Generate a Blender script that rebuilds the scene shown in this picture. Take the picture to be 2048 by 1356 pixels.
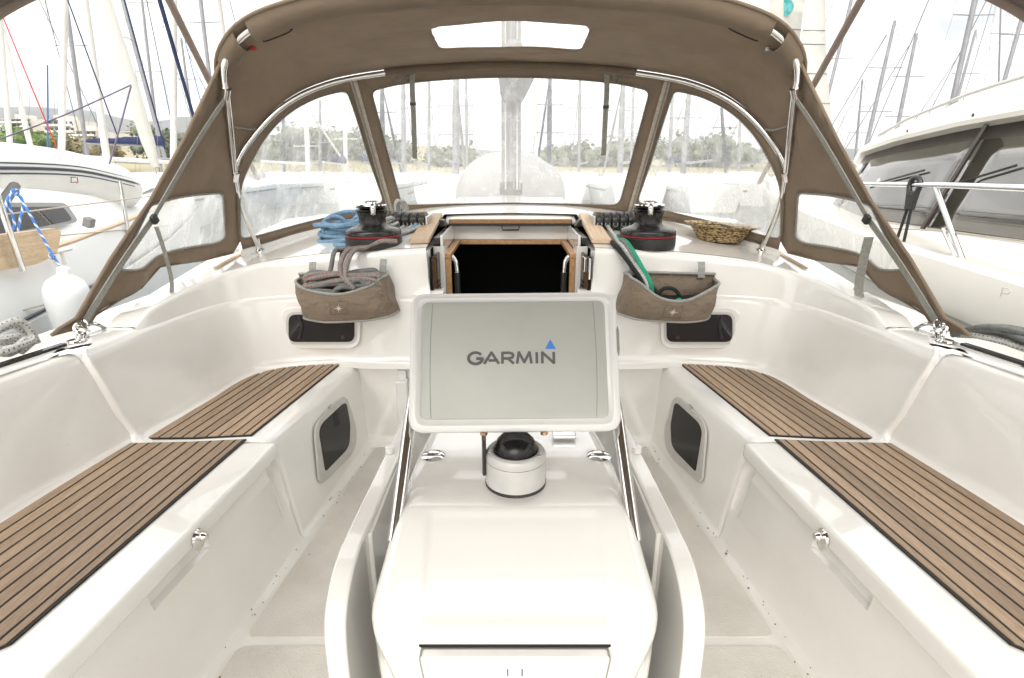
import bpy, bmesh, math, random
from mathutils import Vector, Matrix
from mathutils.geometry import delaunay_2d_cdt
random.seed(7)
for o in list(bpy.data.objects): bpy.data.objects.remove(o, do_unlink=True)
scene = bpy.context.scene
COL = scene.collection
# ------------------------------------------------------------------ camera
FPX, PITCH, HCAM, UC = 1060.0, math.radians(18.0), 1.25, 1021.0
cam = bpy.data.objects.new('camera', bpy.data.cameras.new('camera'))
COL.objects.link(cam)
cam.location = (0, 0, HCAM)
cam.rotation_euler = (math.radians(90) - PITCH, 0, 0)
cam.data.sensor_width = 36.0
cam.data.lens = 36.0 * FPX / 2048.0
cam.data.shift_x = (1024 - UC) / 2048.0
cam.data.clip_start = 0.02
cam.data.clip_end = 20000
scene.camera = cam
scene.render.resolution_x, scene.render.resolution_y = 1024, 678
# ------------------------------------------------------------------ world (thin overcast)
SUN_EL, SUN_AZ = math.radians(33), math.radians(192)   # azimuth clockwise from +Y
w = bpy.data.worlds.new('World'); scene.world = w; w.use_nodes = True
nt = w.node_tree; nt.nodes.clear()
def wn(t, **k):
    n = nt.nodes.new(t)
    for a, b in k.items(): setattr(n, a, b)
    return n
sky = wn('ShaderNodeTexSky', sky_type='NISHITA', sun_disc=False)
sky.sun_elevation = SUN_EL; sky.sun_rotation = SUN_AZ; sky.dust_density = 4.0; sky.air_density = 1.0
tc = wn('ShaderNodeTexCoord')
mp = wn('ShaderNodeMapping'); mp.inputs['Scale'].default_value = (1.0, 1.0, 3.2)
nz = wn('ShaderNodeTexNoise'); nz.inputs['Scale'].default_value = 2.3; nz.inputs['Detail'].default_value = 7; nz.inputs['Roughness'].default_value = .58
cr = wn('ShaderNodeValToRGB')
cr.color_ramp.elements[0].position = .30; cr.color_ramp.elements[0].color = (2.9, 2.88, 2.84, 1)
cr.color_ramp.elements[1].position = .56; cr.color_ramp.elements[1].color = (10.3, 10.05, 9.65, 1)
mx = wn('ShaderNodeMix', data_type='RGBA'); mx.inputs[0].default_value = .86
bg = wn('ShaderNodeBackground'); bg.inputs[1].default_value = .12
wo = wn('ShaderNodeOutputWorld')
L = nt.links.new
L(tc.outputs['Generated'], mp.inputs[0]); L(mp.outputs[0], nz.inputs['Vector']); L(nz.outputs[0], cr.inputs[0])
L(sky.outputs[0], mx.inputs[6]); L(cr.outputs[0], mx.inputs[7]); L(mx.outputs[2], bg.inputs[0]); L(bg.outputs[0], wo.inputs[0])
sl = bpy.data.lights.new('sun', 'SUN'); sl.energy = .95; sl.angle = math.radians(45); sl.color = (1, .965, .905)
so = bpy.data.objects.new('sun', sl); COL.objects.link(so)
sd = Vector((math.sin(SUN_AZ) * math.cos(SUN_EL), math.cos(SUN_AZ) * math.cos(SUN_EL), math.sin(SUN_EL)))
so.rotation_euler = sd.to_track_quat('Z', 'Y').to_euler(); so.location = sd * 30
vs = scene.view_settings
vs.view_transform = 'Standard'; vs.look = 'None'; vs.exposure = 1.42; vs.gamma = 1; vs.use_curve_mapping = False
scene.cycles.max_bounces = 10; scene.cycles.transparent_max_bounces = 24
scene.cycles.caustics_reflective = False; scene.cycles.caustics_refractive = False

# ------------------------------------------------------------------ measuring helpers
CP, SP = math.cos(PITCH), math.sin(PITCH)
def ray(u, v):
    a = (u - UC) / FPX; b = (v - 678) / FPX
    return Vector((a, CP - b * SP, -SP - b * CP))
def U(u, v, z=None, y=None, x=None):
    """point of the place seen at photo position u,v that lies on a plane z=, y= or x="""
    r = ray(u, v)
    t = (z - HCAM) / r.z if z is not None else (y / r.y if y is not None else x / r.x)
    return Vector((0, 0, HCAM)) + r * t
def UP(u, v, p0, n):
    r = ray(u, v); o = Vector((0, 0, HCAM))
    return o + r * ((p0 - o).dot(n) / r.dot(n))
def lerp(a, b, t): return a + (b - a) * t
def interp(x, xs, ys):
    if x <= xs[0]: return ys[0]
    for i in range(len(xs) - 1):
        if x <= xs[i + 1]: return lerp(ys[i], ys[i + 1], (x - xs[i]) / (xs[i + 1] - xs[i]))
    return ys[-1]
def crom(pts, n=8, closed=False):
    pts = [Vector(p) for p in pts]; N = len(pts); out = []
    for i in range(N if closed else N - 1):
        if closed: p0, p1, p2, p3 = pts[i - 1], pts[i], pts[(i + 1) % N], pts[(i + 2) % N]
        else: p0, p1, p2, p3 = pts[max(i - 1, 0)], pts[i], pts[i + 1], pts[min(i + 2, N - 1)]
        for k in range(n):
            t = k / n
            out.append(.5 * ((2 * p1) + (p2 - p0) * t + (2 * p0 - 5 * p1 + 4 * p2 - p3) * t * t + (3 * p1 - p0 - 3 * p2 + p3) * t ** 3))
    if not closed: out.append(pts[-1].copy())
    return out
def rpoly(pts, r, n=5):
    """rounded 2D polygon; r single or per corner"""
    out = []; N = len(pts); pts = [Vector(p[:2]) for p in pts]
    for i in range(N):
        p = pts[i]; a = pts[i - 1] - p; b = pts[(i + 1) % N] - p
        rr = r[i] if isinstance(r, (list, tuple)) else r
        if rr <= 0: out.append(p); continue
        rr = min(rr, a.length * .48, b.length * .48)
        A = p + a.normalized() * rr; B = p + b.normalized() * rr
        for k in range(n + 1):
            t = k / n; out.append((1 - t) ** 2 * A + 2 * t * (1 - t) * p + t * t * B)
    return out
def inpoly(p, poly):
    c = False; j = len(poly) - 1; x, y = p[0], p[1]
    for i in range(len(poly)):
        xi, yi, xj, yj = poly[i][0], poly[i][1], poly[j][0], poly[j][1]
        if (yi > y) != (yj > y) and x < (xj - xi) * (y - yi) / (yj - yi) + xi: c = not c
        j = i
    return c
def clip(poly, n, d):
    out = []
    for i in range(len(poly)):
        p, q = poly[i - 1], poly[i]; dp, dq = p.dot(n) - d, q.dot(n) - d
        if (dp >= 0) != (dq >= 0): out.append(p + (q - p) * (dp / (dp - dq)))
        if dq >= 0: out.append(q)
    return out

# ------------------------------------------------------------------ mesh builder
class MB:
    def __init__(s): s.v = []; s.f = []; s.uv = {}
    def add(s, vs, fs):
        b = len(s.v); s.v += [Vector(p) for p in vs]; s.f += [tuple(i + b for i in f) for f in fs]; return b
    def box(s, a, b, M=None):
        P = [Vector((x, y, z)) for x in (a[0], b[0]) for y in (a[1], b[1]) for z in (a[2], b[2])]
        if M is not None: P = [M @ p for p in P]
        s.add(P, [(0, 1, 3, 2), (4, 6, 7, 5), (0, 4, 5, 1), (2, 3, 7, 6), (0, 2, 6, 4), (1, 5, 7, 3)]); return s
    def grid(s, rows, closed=False, capa=False, capb=False):
        n = len(rows[0]); vs = [p for r in rows for p in r]; fs = []
        for i in range(len(rows) - 1):
            for j in range(n if closed else n - 1):
                k = (j + 1) % n; fs.append((i * n + j, i * n + k, (i + 1) * n + k, (i + 1) * n + j))
        if capa: fs.append(tuple(range(n))[::-1])
        if capb: fs.append(tuple(range((len(rows) - 1) * n, len(rows) * n)))
        s.add(vs, fs); return s
    def tube(s, path, r, n=8, closed=False, caps=True, uv=True):
        P = [Vector(p) for p in path]
        m = len(P); T = []
        for i in range(m):
            a = P[i - 1] if (i > 0 or closed) else P[i]; b = P[(i + 1) % m] if (i < m - 1 or closed) else P[i]
            t = b - a; T.append(t.normalized() if t.length > 1e-9 else Vector((0, 0, 1)))
        ref = Vector((0, 0, 1)) if abs(T[0].z) < .9 else Vector((1, 0, 0))
        N = (ref - T[0] * ref.dot(T[0])).normalized(); rows = []; ln = 0; base = len(s.v)
        for i in range(m):
            N = (N - T[i] * N.dot(T[i])).normalized(); B = T[i].cross(N)
            rr = r(i / max(m - 1, 1)) if callable(r) else (r[i] if isinstance(r, (list, tuple)) else r)
            if i: ln += (P[i] - P[i - 1]).length
            rows.append([P[i] + (N * math.cos(2 * math.pi * k / n) + B * math.sin(2 * math.pi * k / n)) * rr for k in range(n)])
            if uv:
                for k in range(n): s.uv[base + i * n + k] = (ln, k / n)
        if closed: rows.append(rows[0])
        s.grid(rows, closed=True, capa=caps and not closed, capb=caps and not closed); return s
    def lathe(s, prof, n=32, M=None, caps=True):
        rows = [[Vector((r * math.cos(2 * math.pi * k / n), r * math.sin(2 * math.pi * k / n), z)) for k in range(n)] for r, z in prof]
        if M is not None: rows = [[M @ p for p in r] for r in rows]
        s.grid(rows, closed=True, capa=caps, capb=caps); return s
    def prism(s, poly, z0, z1, M=None):
        n = len(poly); A = [Vector((p[0], p[1], z0)) for p in poly]; B = [Vector((p[0], p[1], z1)) for p in poly]
        vs = A + B
        if M is not None: vs = [M @ p for p in vs]
        s.add(vs, [tuple(range(n))[::-1], tuple(range(n, 2 * n))] + [(i, (i + 1) % n, n + (i + 1) % n, n + i) for i in range(n)]); return s
    def slab(s, A, B):
        """two matching 3D outlines bridged into a solid"""
        n = len(A); s.add(list(A) + list(B), [tuple(range(n))[::-1], tuple(range(n, 2 * n))] + [(i, (i + 1) % n, n + (i + 1) % n, n + i) for i in range(n)]); return s
    def ribbon(s, path, wdir, width, thick=.002, nrm=None):
        P = [Vector(p) for p in path]; rows = []
        for i, p in enumerate(P):
            t = (P[min(i + 1, len(P) - 1)] - P[max(i - 1, 0)]).normalized()
            W = Vector(wdir); W = (W - t * W.dot(t)).normalized(); N = t.cross(W)
            h = width / 2; k = thick / 2
            rows.append([p + W * h + N * k, p - W * h + N * k, p - W * h - N * k, p + W * h - N * k])
        s.grid(rows, closed=True, capa=True, capb=True); return s
    def build(s, name, mat, parent=None, smooth=40, bevel=0, bseg=2, sub=0, solid=0, fix=True, kind=None, weld=True):
        me = bpy.data.meshes.new(name); me.from_pydata([tuple(p) for p in s.v], [], s.f)
        if s.uv:
            ul = me.uv_layers.new(name='UVMap')
            for poly in me.polygons:
                vals = [s.uv.get(vi, (0, 0)) for vi in poly.vertices]
                wrap = max(q[1] for q in vals) - min(q[1] for q in vals) > .6
                for li, q in zip(poly.loop_indices, vals): ul.data[li].uv = (q[0], q[1] + 1 if wrap and q[1] < .4 else q[1])
        if fix:
            bm = bmesh.new(); bm.from_mesh(me)
            if weld and not s.uv: bmesh.ops.remove_doubles(bm, verts=bm.verts, dist=1e-5)
            bmesh.ops.recalc_face_normals(bm, faces=bm.faces); bm.to_mesh(me); bm.free()
        if smooth:
            me.polygons.foreach_set('use_smooth', [True] * len(me.polygons))
            me.set_sharp_from_angle(angle=math.radians(smooth))
        o = bpy.data.objects.new(name, me); COL.objects.link(o)
        if mat: me.materials.append(mat)
        if solid:
            m = o.modifiers.new('thickness', 'SOLIDIFY'); m.thickness = solid; m.offset = 0
        if bevel:
            m = o.modifiers.new('edge', 'BEVEL'); m.width = bevel; m.segments = bseg; m.limit_method = 'ANGLE'; m.angle_limit = math.radians(35); m.harden_normals = True
        if sub:
            m = o.modifiers.new('sub', 'SUBSURF'); m.levels = sub; m.render_levels = sub
        if parent is not None:
            o.parent = parent; o.matrix_parent_inverse = parent.matrix_basis.inverted()
        if kind: o['kind'] = kind
        return o
def sheet(outline, holes, f3, step, edge=None):
    """2D outline with holes -> (MB of sheet, [MB of each hole]) mapped to 3D by f3; clean borders"""
    edge = edge or step
    def dense(poly):
        out = []
        for i in range(len(poly)):
            a = Vector(poly[i][:2]); b = Vector(poly[(i + 1) % len(poly)][:2]); k = max(1, int((b - a).length / edge + .5))
            out += [a + (b - a) * (j / k) for j in range(k)]
        return out
    loops = [dense(outline)] + [dense(h) for h in holes]
    pts = []; edges = []
    for lp in loops:
        b = len(pts); pts += lp; edges += [(b + i, b + (i + 1) % len(lp)) for i in range(len(lp))]
    x0 = min(p.x for p in loops[0]); x1 = max(p.x for p in loops[0]); y0 = min(p.y for p in loops[0]); y1 = max(p.y for p in loops[0])
    bnd = list(pts); yy = y0; row = 0
    while yy < y1:
        xx = x0 + (step * .5 if row % 2 else 0)
        while xx < x1:
            p = Vector((xx, yy))
            if inpoly(p, loops[0]) and all((p - q).length_squared > (step * .55) ** 2 for q in bnd): pts.append(p)
            xx += step
        yy += step * .87; row += 1
    vs, _, fs, _, _, _ = delaunay_2d_cdt(pts, edges, [], 0, 1e-7)
    V3 = [f3(p.x, p.y) for p in vs]
    out = [MB() for _ in loops]
    grp = [[] for _ in loops]
    for f in fs:
        c = sum((vs[i] for i in f), Vector((0, 0))) / len(f)
        if not inpoly(c, loops[0]): continue
        k = 0
        for h in range(1, len(loops)):
            if inpoly(c, loops[h]): k = h; break
        grp[k].append(tuple(f))
    for mb, fl in zip(out, grp):
        used = sorted({i for f in fl for i in f}); m = {i: n for n, i in enumerate(used)}
        mb.add([V3[i] for i in used], [tuple(m[i] for i in f) for f in fl])
    return out[0], out[1:]
def thing(name, label, cat, loc=(0, 0, 0), group=None):
    o = bpy.data.objects.new(name, None); COL.objects.link(o); o.location = loc; o.empty_display_size = .1
    return tag(o, label, cat, group)
def tag(o, label=None, cat=None, group=None, kind=None):
    if label: o['label'] = label
    if cat: o['category'] = cat
    if group: o['group'] = group
    if kind: o['kind'] = kind
    return o

# ------------------------------------------------------------------ materials
def material(name, col, rough=.5, metal=0, **k):
    m = bpy.data.materials.new(name); m.use_nodes = True
    b = m.node_tree.nodes['Principled BSDF']
    b.inputs['Base Color'].default_value = (*col, 1); b.inputs['Roughness'].default_value = rough; b.inputs['Metallic'].default_value = metal
    for a, v in k.items(): b.inputs[a.replace('_', ' ')].default_value = v
    return m
def node(m, t, **k):
    n = m.node_tree.nodes.new(t)
    for a, b in k.items():
        if a in n.inputs: n.inputs[a].default_value = b
        else: setattr(n, a, b)
    return n
def link(m, a, b): m.node_tree.links.new(a, b)
def P(m): return m.node_tree.nodes['Principled BSDF']
def bump(m, height, strength=.2, dist=.01):
    n = node(m, 'ShaderNodeBump', Strength=strength, Distance=dist); link(m, height, n.inputs['Height']); link(m, n.outputs[0], P(m).inputs['Normal']); return n
def noise(m, scale, detail=4, rough=.5, coord='Object', mapscale=None, rot=None):
    t = node(m, 'ShaderNodeTexCoord'); n = node(m, 'ShaderNodeTexNoise', Scale=scale, Detail=detail, Roughness=rough)
    if mapscale or rot:
        mp = node(m, 'ShaderNodeMapping')
        if mapscale: mp.inputs['Scale'].default_value = mapscale
        if rot: mp.inputs['Rotation'].default_value = rot
        link(m, t.outputs[coord], mp.inputs[0]); link(m, mp.outputs[0], n.inputs['Vector'])
    else: link(m, t.outputs[coord], n.inputs['Vector'])
    return n
def ramp(m, src, stops):
    r = node(m, 'ShaderNodeValToRGB'); e = r.color_ramp.elements
    while len(e) < len(stops): e.new(.5)
    for q, (p, c) in zip(e, stops): q.position = p; q.color = (*c, 1) if len(c) == 3 else c
    link(m, src, r.inputs[0]); return r
def noisy(name, c0, c1, scale, rough=.5, detail=5, bmp=0, bscale=None, mapscale=None, lo=.35, hi=.65, metal=0, **k):
    m = material(name, c0, rough, metal, **k)
    n = noise(m, scale, detail, .55, mapscale=mapscale); r = ramp(m, n.outputs[0], [(lo, c0), (hi, c1)]); link(m, r.outputs[0], P(m).inputs['Base Color'])
    if bmp:
        n2 = noise(m, bscale or scale, 3, .5, mapscale=mapscale); bump(m, n2.outputs[0], bmp, .004)
    return m
M = {}
m = M['gel'] = noisy('gelcoat', (.80, .79, .757), (.76, .749, .716), 2.1, .14, 6, IOR=1.5, Coat_Weight=.8, Coat_Roughness=.025)
n = noise(m, 5, 2); b_ = bump(m, n.outputs[0], .03, .02)
nd = noise(m, 130, 6, .75); rd = ramp(m, nd.outputs[0], [(.30, (.80, .77, .72)), (.37, (1, 1, 1))])
nv = noise(m, 1.7, 7, .7); rv = ramp(m, nv.outputs[0], [(.30, (.93, .92, .90)), (.62, (1, 1, 1))])
mg = node(m, 'ShaderNodeMix', data_type='RGBA', blend_type='MULTIPLY'); mg.inputs[0].default_value = 1; link(m, rd.outputs[0], mg.inputs[6]); link(m, rv.outputs[0], mg.inputs[7])
mh = node(m, 'ShaderNodeMix', data_type='RGBA', blend_type='MULTIPLY'); mh.inputs[0].default_value = 1; s0 = P(m).inputs['Base Color'].links[0].from_socket; link(m, s0, mh.inputs[6]); link(m, mg.outputs[2], mh.inputs[7]); link(m, mh.outputs[2], P(m).inputs['Base Color'])
n2 = noise(m, 34, 6, .7); r = ramp(m, n2.outputs[0], [(.3, (.10, .10, .10)), (.75, (.24, .24, .24))]); link(m, r.outputs[0], P(m).inputs['Roughness'])
M['gel2'] = noisy('table_gelcoat', (.76, .745, .71), (.72, .705, .67), 3, .13, IOR=1.5, Coat_Weight=.8, Coat_Roughness=.025)
m = M['nonskid'] = noisy('nonskid', (.66, .635, .585), (.58, .555, .505), 6, .75, 8)
vor = node(m, 'ShaderNodeTexVoronoi', Scale=260); tcn = node(m, 'ShaderNodeTexCoord'); link(m, tcn.outputs['Object'], vor.inputs['Vector']); bump(m, vor.outputs[0], .35, .003)
# worn, dirty flecks on the sole
n3 = noise(m, 55, 5, .7); r3 = ramp(m, n3.outputs[0], [(.66, (0, 0, 0)), (.74, (1, 1, 1))])
mxn = node(m, 'ShaderNodeMix', data_type='RGBA'); mxn.inputs[7].default_value = (.36, .31, .25, 1)
src = P(m).inputs['Base Color'].links[0].from_socket; link(m, r3.outputs[0], mxn.inputs[0]); link(m, src, mxn.inputs[6]); link(m, mxn.outputs[2], P(m).inputs['Base Color'])
def teak(name, a, b, c):
    m = material(name, a, .62)
    oi = node(m, 'ShaderNodeObjectInfo'); t = node(m, 'ShaderNodeTexCoord'); mp = node(m, 'ShaderNodeMapping'); mp.inputs['Scale'].default_value = (38, 2.2, 30)
    add = node(m, 'ShaderNodeVectorMath', operation='ADD'); mul = node(m, 'ShaderNodeMath', operation='MULTIPLY'); mul.inputs[1].default_value = 37.0
    link(m, oi.outputs['Random'], mul.inputs[0]); link(m, t.outputs['Object'], mp.inputs[0]); link(m, mp.outputs[0], add.inputs[0]); link(m, mul.outputs[0], add.inputs[1])
    n = node(m, 'ShaderNodeTexNoise', Scale=1.6, Detail=8, Roughness=.68); link(m, add.outputs[0], n.inputs['Vector'])
    r = ramp(m, n.outputs[0], [(.28, a), (.5, b), (.74, c)])
    n2 = noise(m, 420, 3, .6, mapscale=(1, .09, 1)); r2 = ramp(m, n2.outputs[0], [(.36, (.74, .72, .70)), (.56, (1, 1, 1))])
    mu = node(m, 'ShaderNodeMix', data_type='RGBA', blend_type='MULTIPLY'); mu.inputs[0].default_value = .8
    link(m, r.outputs[0], mu.inputs[6]); link(m, r2.outputs[0], mu.inputs[7])
    hs = node(m, 'ShaderNodeHueSaturation'); mr = node(m, 'ShaderNodeMapRange'); mr.inputs[3].default_value = .74; mr.inputs[4].default_value = 1.16
    link(m, oi.outputs['Random'], mr.inputs[0]); link(m, mr.outputs[0], hs.inputs['Value']); link(m, mu.outputs[2], hs.inputs['Color']); link(m, hs.outputs[0], P(m).inputs['Base Color'])
    bump(m, n2.outputs[0], .25, .002); return m
M['teak'] = teak('weathered_teak', (.29, .20, .128), (.375, .27, .18), (.44, .33, .23))
M['teak_oil'] = teak('oiled_teak', (.30, .15, .06), (.42, .23, .10), (.52, .31, .15)); P(M['teak_oil']).inputs['Roughness'].default_value = .35
M['teak_pale'] = teak('bleached_teak', (.42, .29, .18), (.55, .41, .28), (.62, .49, .36))
M['caulk'] = material('black_caulk', (.012, .011, .010), .6)
def cloth(name, c0, c1, trans=.35, wr=3.0):
    m = noisy(name, c0, c1, 9, .9, 5); P(m).inputs['Sheen Weight'].default_value = .15
    t = node(m, 'ShaderNodeTexCoord'); w1 = node(m, 'ShaderNodeTexNoise', Scale=700, Detail=2); link(m, t.outputs['Object'], w1.inputs['Vector'])
    w2 = node(m, 'ShaderNodeTexNoise', Scale=wr, Detail=3, Roughness=.5); mp = node(m, 'ShaderNodeMapping'); mp.inputs['Scale'].default_value = (1.0, 2.2, 1.4)
    link(m, t.outputs['Object'], mp.inputs[0]); link(m, mp.outputs[0], w2.inputs['Vector'])
    b1 = node(m, 'ShaderNodeBump', Strength=.5, Distance=.002); link(m, w1.outputs[0], b1.inputs['Height'])
    b2 = node(m, 'ShaderNodeBump', Strength=.75, Distance=.04); link(m, w2.outputs[0], b2.inputs['Height']); link(m, b1.outputs[0], b2.inputs['Normal'])
    link(m, b2.outputs[0], P(m).inputs['Normal'])
    tr = node(m, 'ShaderNodeBsdfTranslucent'); gq = sum(c0) / 3; tr.inputs[0].default_value = (*[min(1, (q * .6 + gq * .4) * 1.35) for q in c0], 1); link(m, b2.outputs[0], tr.inputs['Normal'])
    ms = node(m, 'ShaderNodeMixShader'); ms.inputs[0].default_value = trans
    out = m.node_tree.nodes['Material Output']; link(m, P(m).outputs[0], ms.inputs[1]); link(m, tr.outputs[0], ms.inputs[2]); link(m, ms.outputs[0], out.inputs[0]); return m
M['canvas'] = cloth('taupe_canvas', (.31, .236, .166), (.258, .197, .139), .36)
M['bag'] = cloth('taupe_bag_canvas', (.235, .18, .128), (.20, .155, .11), .08, 12)
M['trim'] = noisy('grey_webbing', (.27, .27, .25), (.33, .33, .305), 90, .85)
M['strap2'] = noisy('sun_faded_strap', (.24, .24, .215), (.31, .31, .28), 120, .85)
M['strap'] = noisy('grey_strap', (.22, .215, .19), (.29, .285, .255), 120, .85)
M['zip'] = noisy('pale_zip_tape', (.40, .35, .28), (.52, .46, .38), 60, .8)
def vinyl(name, milky, streak):
    m = bpy.data.materials.new(name); m.use_nodes = True; N = m.node_tree.nodes; N.remove(N['Principled BSDF']); out = N['Material Output']
    t = node(m, 'ShaderNodeTexCoord'); mp = node(m, 'ShaderNodeMapping'); mp.inputs['Scale'].default_value = (9, 9, 1.1); mp.inputs['Rotation'].default_value = (0, .3, 0)
    link(m, t.outputs['Object'], mp.inputs[0])
    n = node(m, 'ShaderNodeTexNoise', Scale=2.2, Detail=6, Roughness=.6); link(m, mp.outputs[0], n.inputs['Vector'])
    r = ramp(m, n.outputs[0], [(.42, (milky,) * 3), (.60, (milky + streak * .35,) * 3), (.76, (milky + streak,) * 3)])
    n2 = node(m, 'ShaderNodeTexNoise', Scale=1.4, Detail=3, Roughness=.5); link(m, t.outputs['Object'], n2.inputs['Vector'])
    bp = node(m, 'ShaderNodeBump', Strength=.5, Distance=.03); link(m, n2.outputs[0], bp.inputs['Height'])
    tr = node(m, 'ShaderNodeBsdfTransparent'); tr.inputs[0].default_value = (.95, .95, .94, 1)
    tl = node(m, 'ShaderNodeBsdfTranslucent'); tl.inputs[0].default_value = (.9, .9, .88, 1)
    df = node(m, 'ShaderNodeBsdfDiffuse'); df.inputs[0].default_value = (.8, .8, .78, 1)
    gl = node(m, 'ShaderNodeBsdfGlossy'); gl.inputs['Roughness'].default_value = .14; link(m, bp.outputs[0], gl.inputs['Normal'])
    fr = node(m, 'ShaderNodeFresnel', IOR=1.45); link(m, bp.outputs[0], fr.inputs['Normal'])
    m1 = node(m, 'ShaderNodeMixShader'); m1.inputs[0].default_value = .15; link(m, tl.outputs[0], m1.inputs[1]); link(m, df.outputs[0], m1.inputs[2])
    m2 = node(m, 'ShaderNodeMixShader'); link(m, r.outputs[0], m2.inputs[0]); link(m, tr.outputs[0], m2.inputs[1]); link(m, m1.outputs[0], m2.inputs[2])
    fm = node(m, 'ShaderNodeMath', operation='MULTIPLY'); fm.inputs[1].default_value = .22; link(m, fr.outputs[0], fm.inputs[0])
    m3 = node(m, 'ShaderNodeMixShader'); link(m, fm.outputs[0], m3.inputs[0]); link(m, m2.outputs[0], m3.inputs[1]); link(m, gl.outputs[0], m3.inputs[2]); link(m, m3.outputs[0], out.inputs[0])
    return m
M['vinyl'] = vinyl('clear_vinyl', .21, .28)
M['vinyl2'] = vinyl('scratched_clear_vinyl', .24, .42)
M['vinyl_top'] = vinyl('clear_roof_vinyl', .12, .25)
M['chrome'] = noisy('stainless_steel', (.80, .79, .77), (.70, .69, .67), 18, .10, metal=1)
M['alu'] = noisy('brushed_aluminium', (.62, .62, .60), (.55, .55, .53), 40, .34, metal=.85)
M['silver'] = noisy('silver_paint', (.56, .55, .525), (.52, .51, .485), 30, .36, metal=.1)
M['black'] = noisy('black_plastic', (.016, .015, .014), (.028, .027, .025), 50, .38)
M['drum'] = noisy('black_anodised_drum', (.02, .02, .019), (.035, .034, .032), 30, .24, metal=.4)
M['red'] = material('red_band', (.30, .012, .02), .4)
M['yellow'] = material('yellow_label', (.45, .30, .03), .6)
M['brass'] = material('copper_screw', (.62, .38, .24), .3, .9)
M['plexi'] = noisy('smoked_acrylic', (.006, .0055, .005), (.009, .008, .007), 4, .05, IOR=1.32)
M['plexi_grey'] = noisy('smoked_portlight', (.020, .019, .021), (.026, .024, .026), 4, .04, IOR=1.4)
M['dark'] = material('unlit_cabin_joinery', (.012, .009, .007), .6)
M['pod'] = noisy('white_pod_plastic', (.76, .755, .735), (.72, .715, .695), 3, .2)
M['cover'] = noisy('grey_screen_cover', (.43, .435, .40), (.46, .465, .43), 5, .42, bmp=.05, bscale=300)
M['line'] = material('grey_moulded_and_shade_line', (.27, .275, .25), .5)  # also colours the painted shade line round the drawer
M['logo'] = material('logo_grey', (.085, .09, .085), .5)
M['blue_logo'] = material('logo_blue', (.03, .20, .62), .4)
M['glassdome'] = noisy('compass_dome', (.008, .008, .007), (.012, .012, .011), 5, .24, IOR=1.4)
def rope(name, base, fleck, k=60, nn=3, th=.82, single=False):
    m = material(name, base, .85); t = node(m, 'ShaderNodeTexCoord'); sp = node(m, 'ShaderNodeSeparateXYZ'); link(m, t.outputs['UV'], sp.inputs[0])
    def wave(ku, kv, ph=0.0):
        a = node(m, 'ShaderNodeMath', operation='MULTIPLY'); a.inputs[1].default_value = ku; link(m, sp.outputs[0], a.inputs[0])
        b = node(m, 'ShaderNodeMath', operation='MULTIPLY_ADD'); b.inputs[1].default_value = kv; link(m, sp.outputs[1], b.inputs[0]); link(m, a.outputs[0], b.inputs[2])
        c = node(m, 'ShaderNodeMath', operation='MULTIPLY'); c.inputs[1].default_value = 2 * math.pi; link(m, b.outputs[0], c.inputs[0])
        s_ = node(m, 'ShaderNodeMath', operation='SINE'); link(m, c.outputs[0], s_.inputs[0]); return s_
    w1 = wave(k, nn); w2 = wave(k * .9, -nn)
    mul = node(m, 'ShaderNodeMath', operation='MULTIPLY'); link(m, w1.outputs[0], mul.inputs[0])
    if single: mul.inputs[1].default_value = 1.0
    else: link(m, w2.outputs[0], mul.inputs[1])
    r = ramp(m, mul.outputs[0], [(th - .12, base), (th, fleck)])
    nb = noise(m, 60, 3); r2 = ramp(m, nb.outputs[0], [(.3, (.78, .78, .78)), (.7, (1.12, 1.12, 1.12))])
    mu = node(m, 'ShaderNodeMix', data_type='RGBA', blend_type='MULTIPLY'); mu.inputs[0].default_value = 1
    link(m, r.outputs[0], mu.inputs[6]); link(m, r2.outputs[0], mu.inputs[7]); link(m, mu.outputs[2], P(m).inputs['Base Color'])
    f1 = wave(k * 5, nn * 2); bump(m, f1.outputs[0], .3, .002); return m
M['r_blue'] = rope('pale_blue_rope', (.17, .31, .46), (.42, .50, .55), 45)
M['r_grey'] = rope('grey_red_fleck_rope', (.235, .23, .21), (.36, .06, .05), 38, 2, .72)
M['r_grey2'] = rope('dark_grey_rope', (.17, .175, .165), (.24, .25, .24), 60)
M['r_white'] = rope('white_dark_fleck_rope', (.50, .50, .47), (.10, .11, .13), 45, 2, .75)
M['r_green'] = rope('green_rope', (.02, .30, .17), (.03, .40, .24), 60)
M['r_mint'] = rope('mint_rope', (.20, .55, .40), (.30, .62, .48), 60)
M['r_black'] = rope('black_rope', (.012, .012, .012), (.03, .03, .03), 60)
M['r_bw'] = rope('blue_white_rope', (.06, .22, .62), (.65, .66, .66), 18, 1, .62, True)
m = M['wicker'] = noisy('wicker', (.045, .025, .010), (.50, .36, .17), 70, .6, 3, bmp=.6, bscale=70, mapscale=(1, 1, 2.2), lo=.42, hi=.56)
M['hull'] = noisy('neighbour_gelcoat', (.78, .79, .78), (.72, .73, .72), 1.5, .2)
M['hullb'] = noisy('white_topsides', (.74, .76, .76), (.68, .70, .70), 1.2, .22)
M['navy'] = noisy('navy_canvas', (.015, .025, .075), (.025, .035, .095), 6, .85, bmp=.5, bscale=8)
M['stripe'] = material('dark_stripe', (.03, .04, .055), .4)
M['mast'] = noisy('mast_alloy', (.31, .31, .318), (.25, .25, .257), 3, .4, metal=.3)
M['mast_w'] = noisy('painted_mast', (.74, .71, .66), (.66, .63, .58), 3, .4)
M['stay'] = material('rigging_wire', (.25, .25, .25), .4, .5)
M['sail'] = cloth('white_sail', (.78, .75, .69), (.72, .69, .63), .25, 2)
M['sailgrey'] = noisy('grey_sail_cover', (.17, .17, .17), (.24, .24, .24), 5, .85, bmp=.5, bscale=6)
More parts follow.
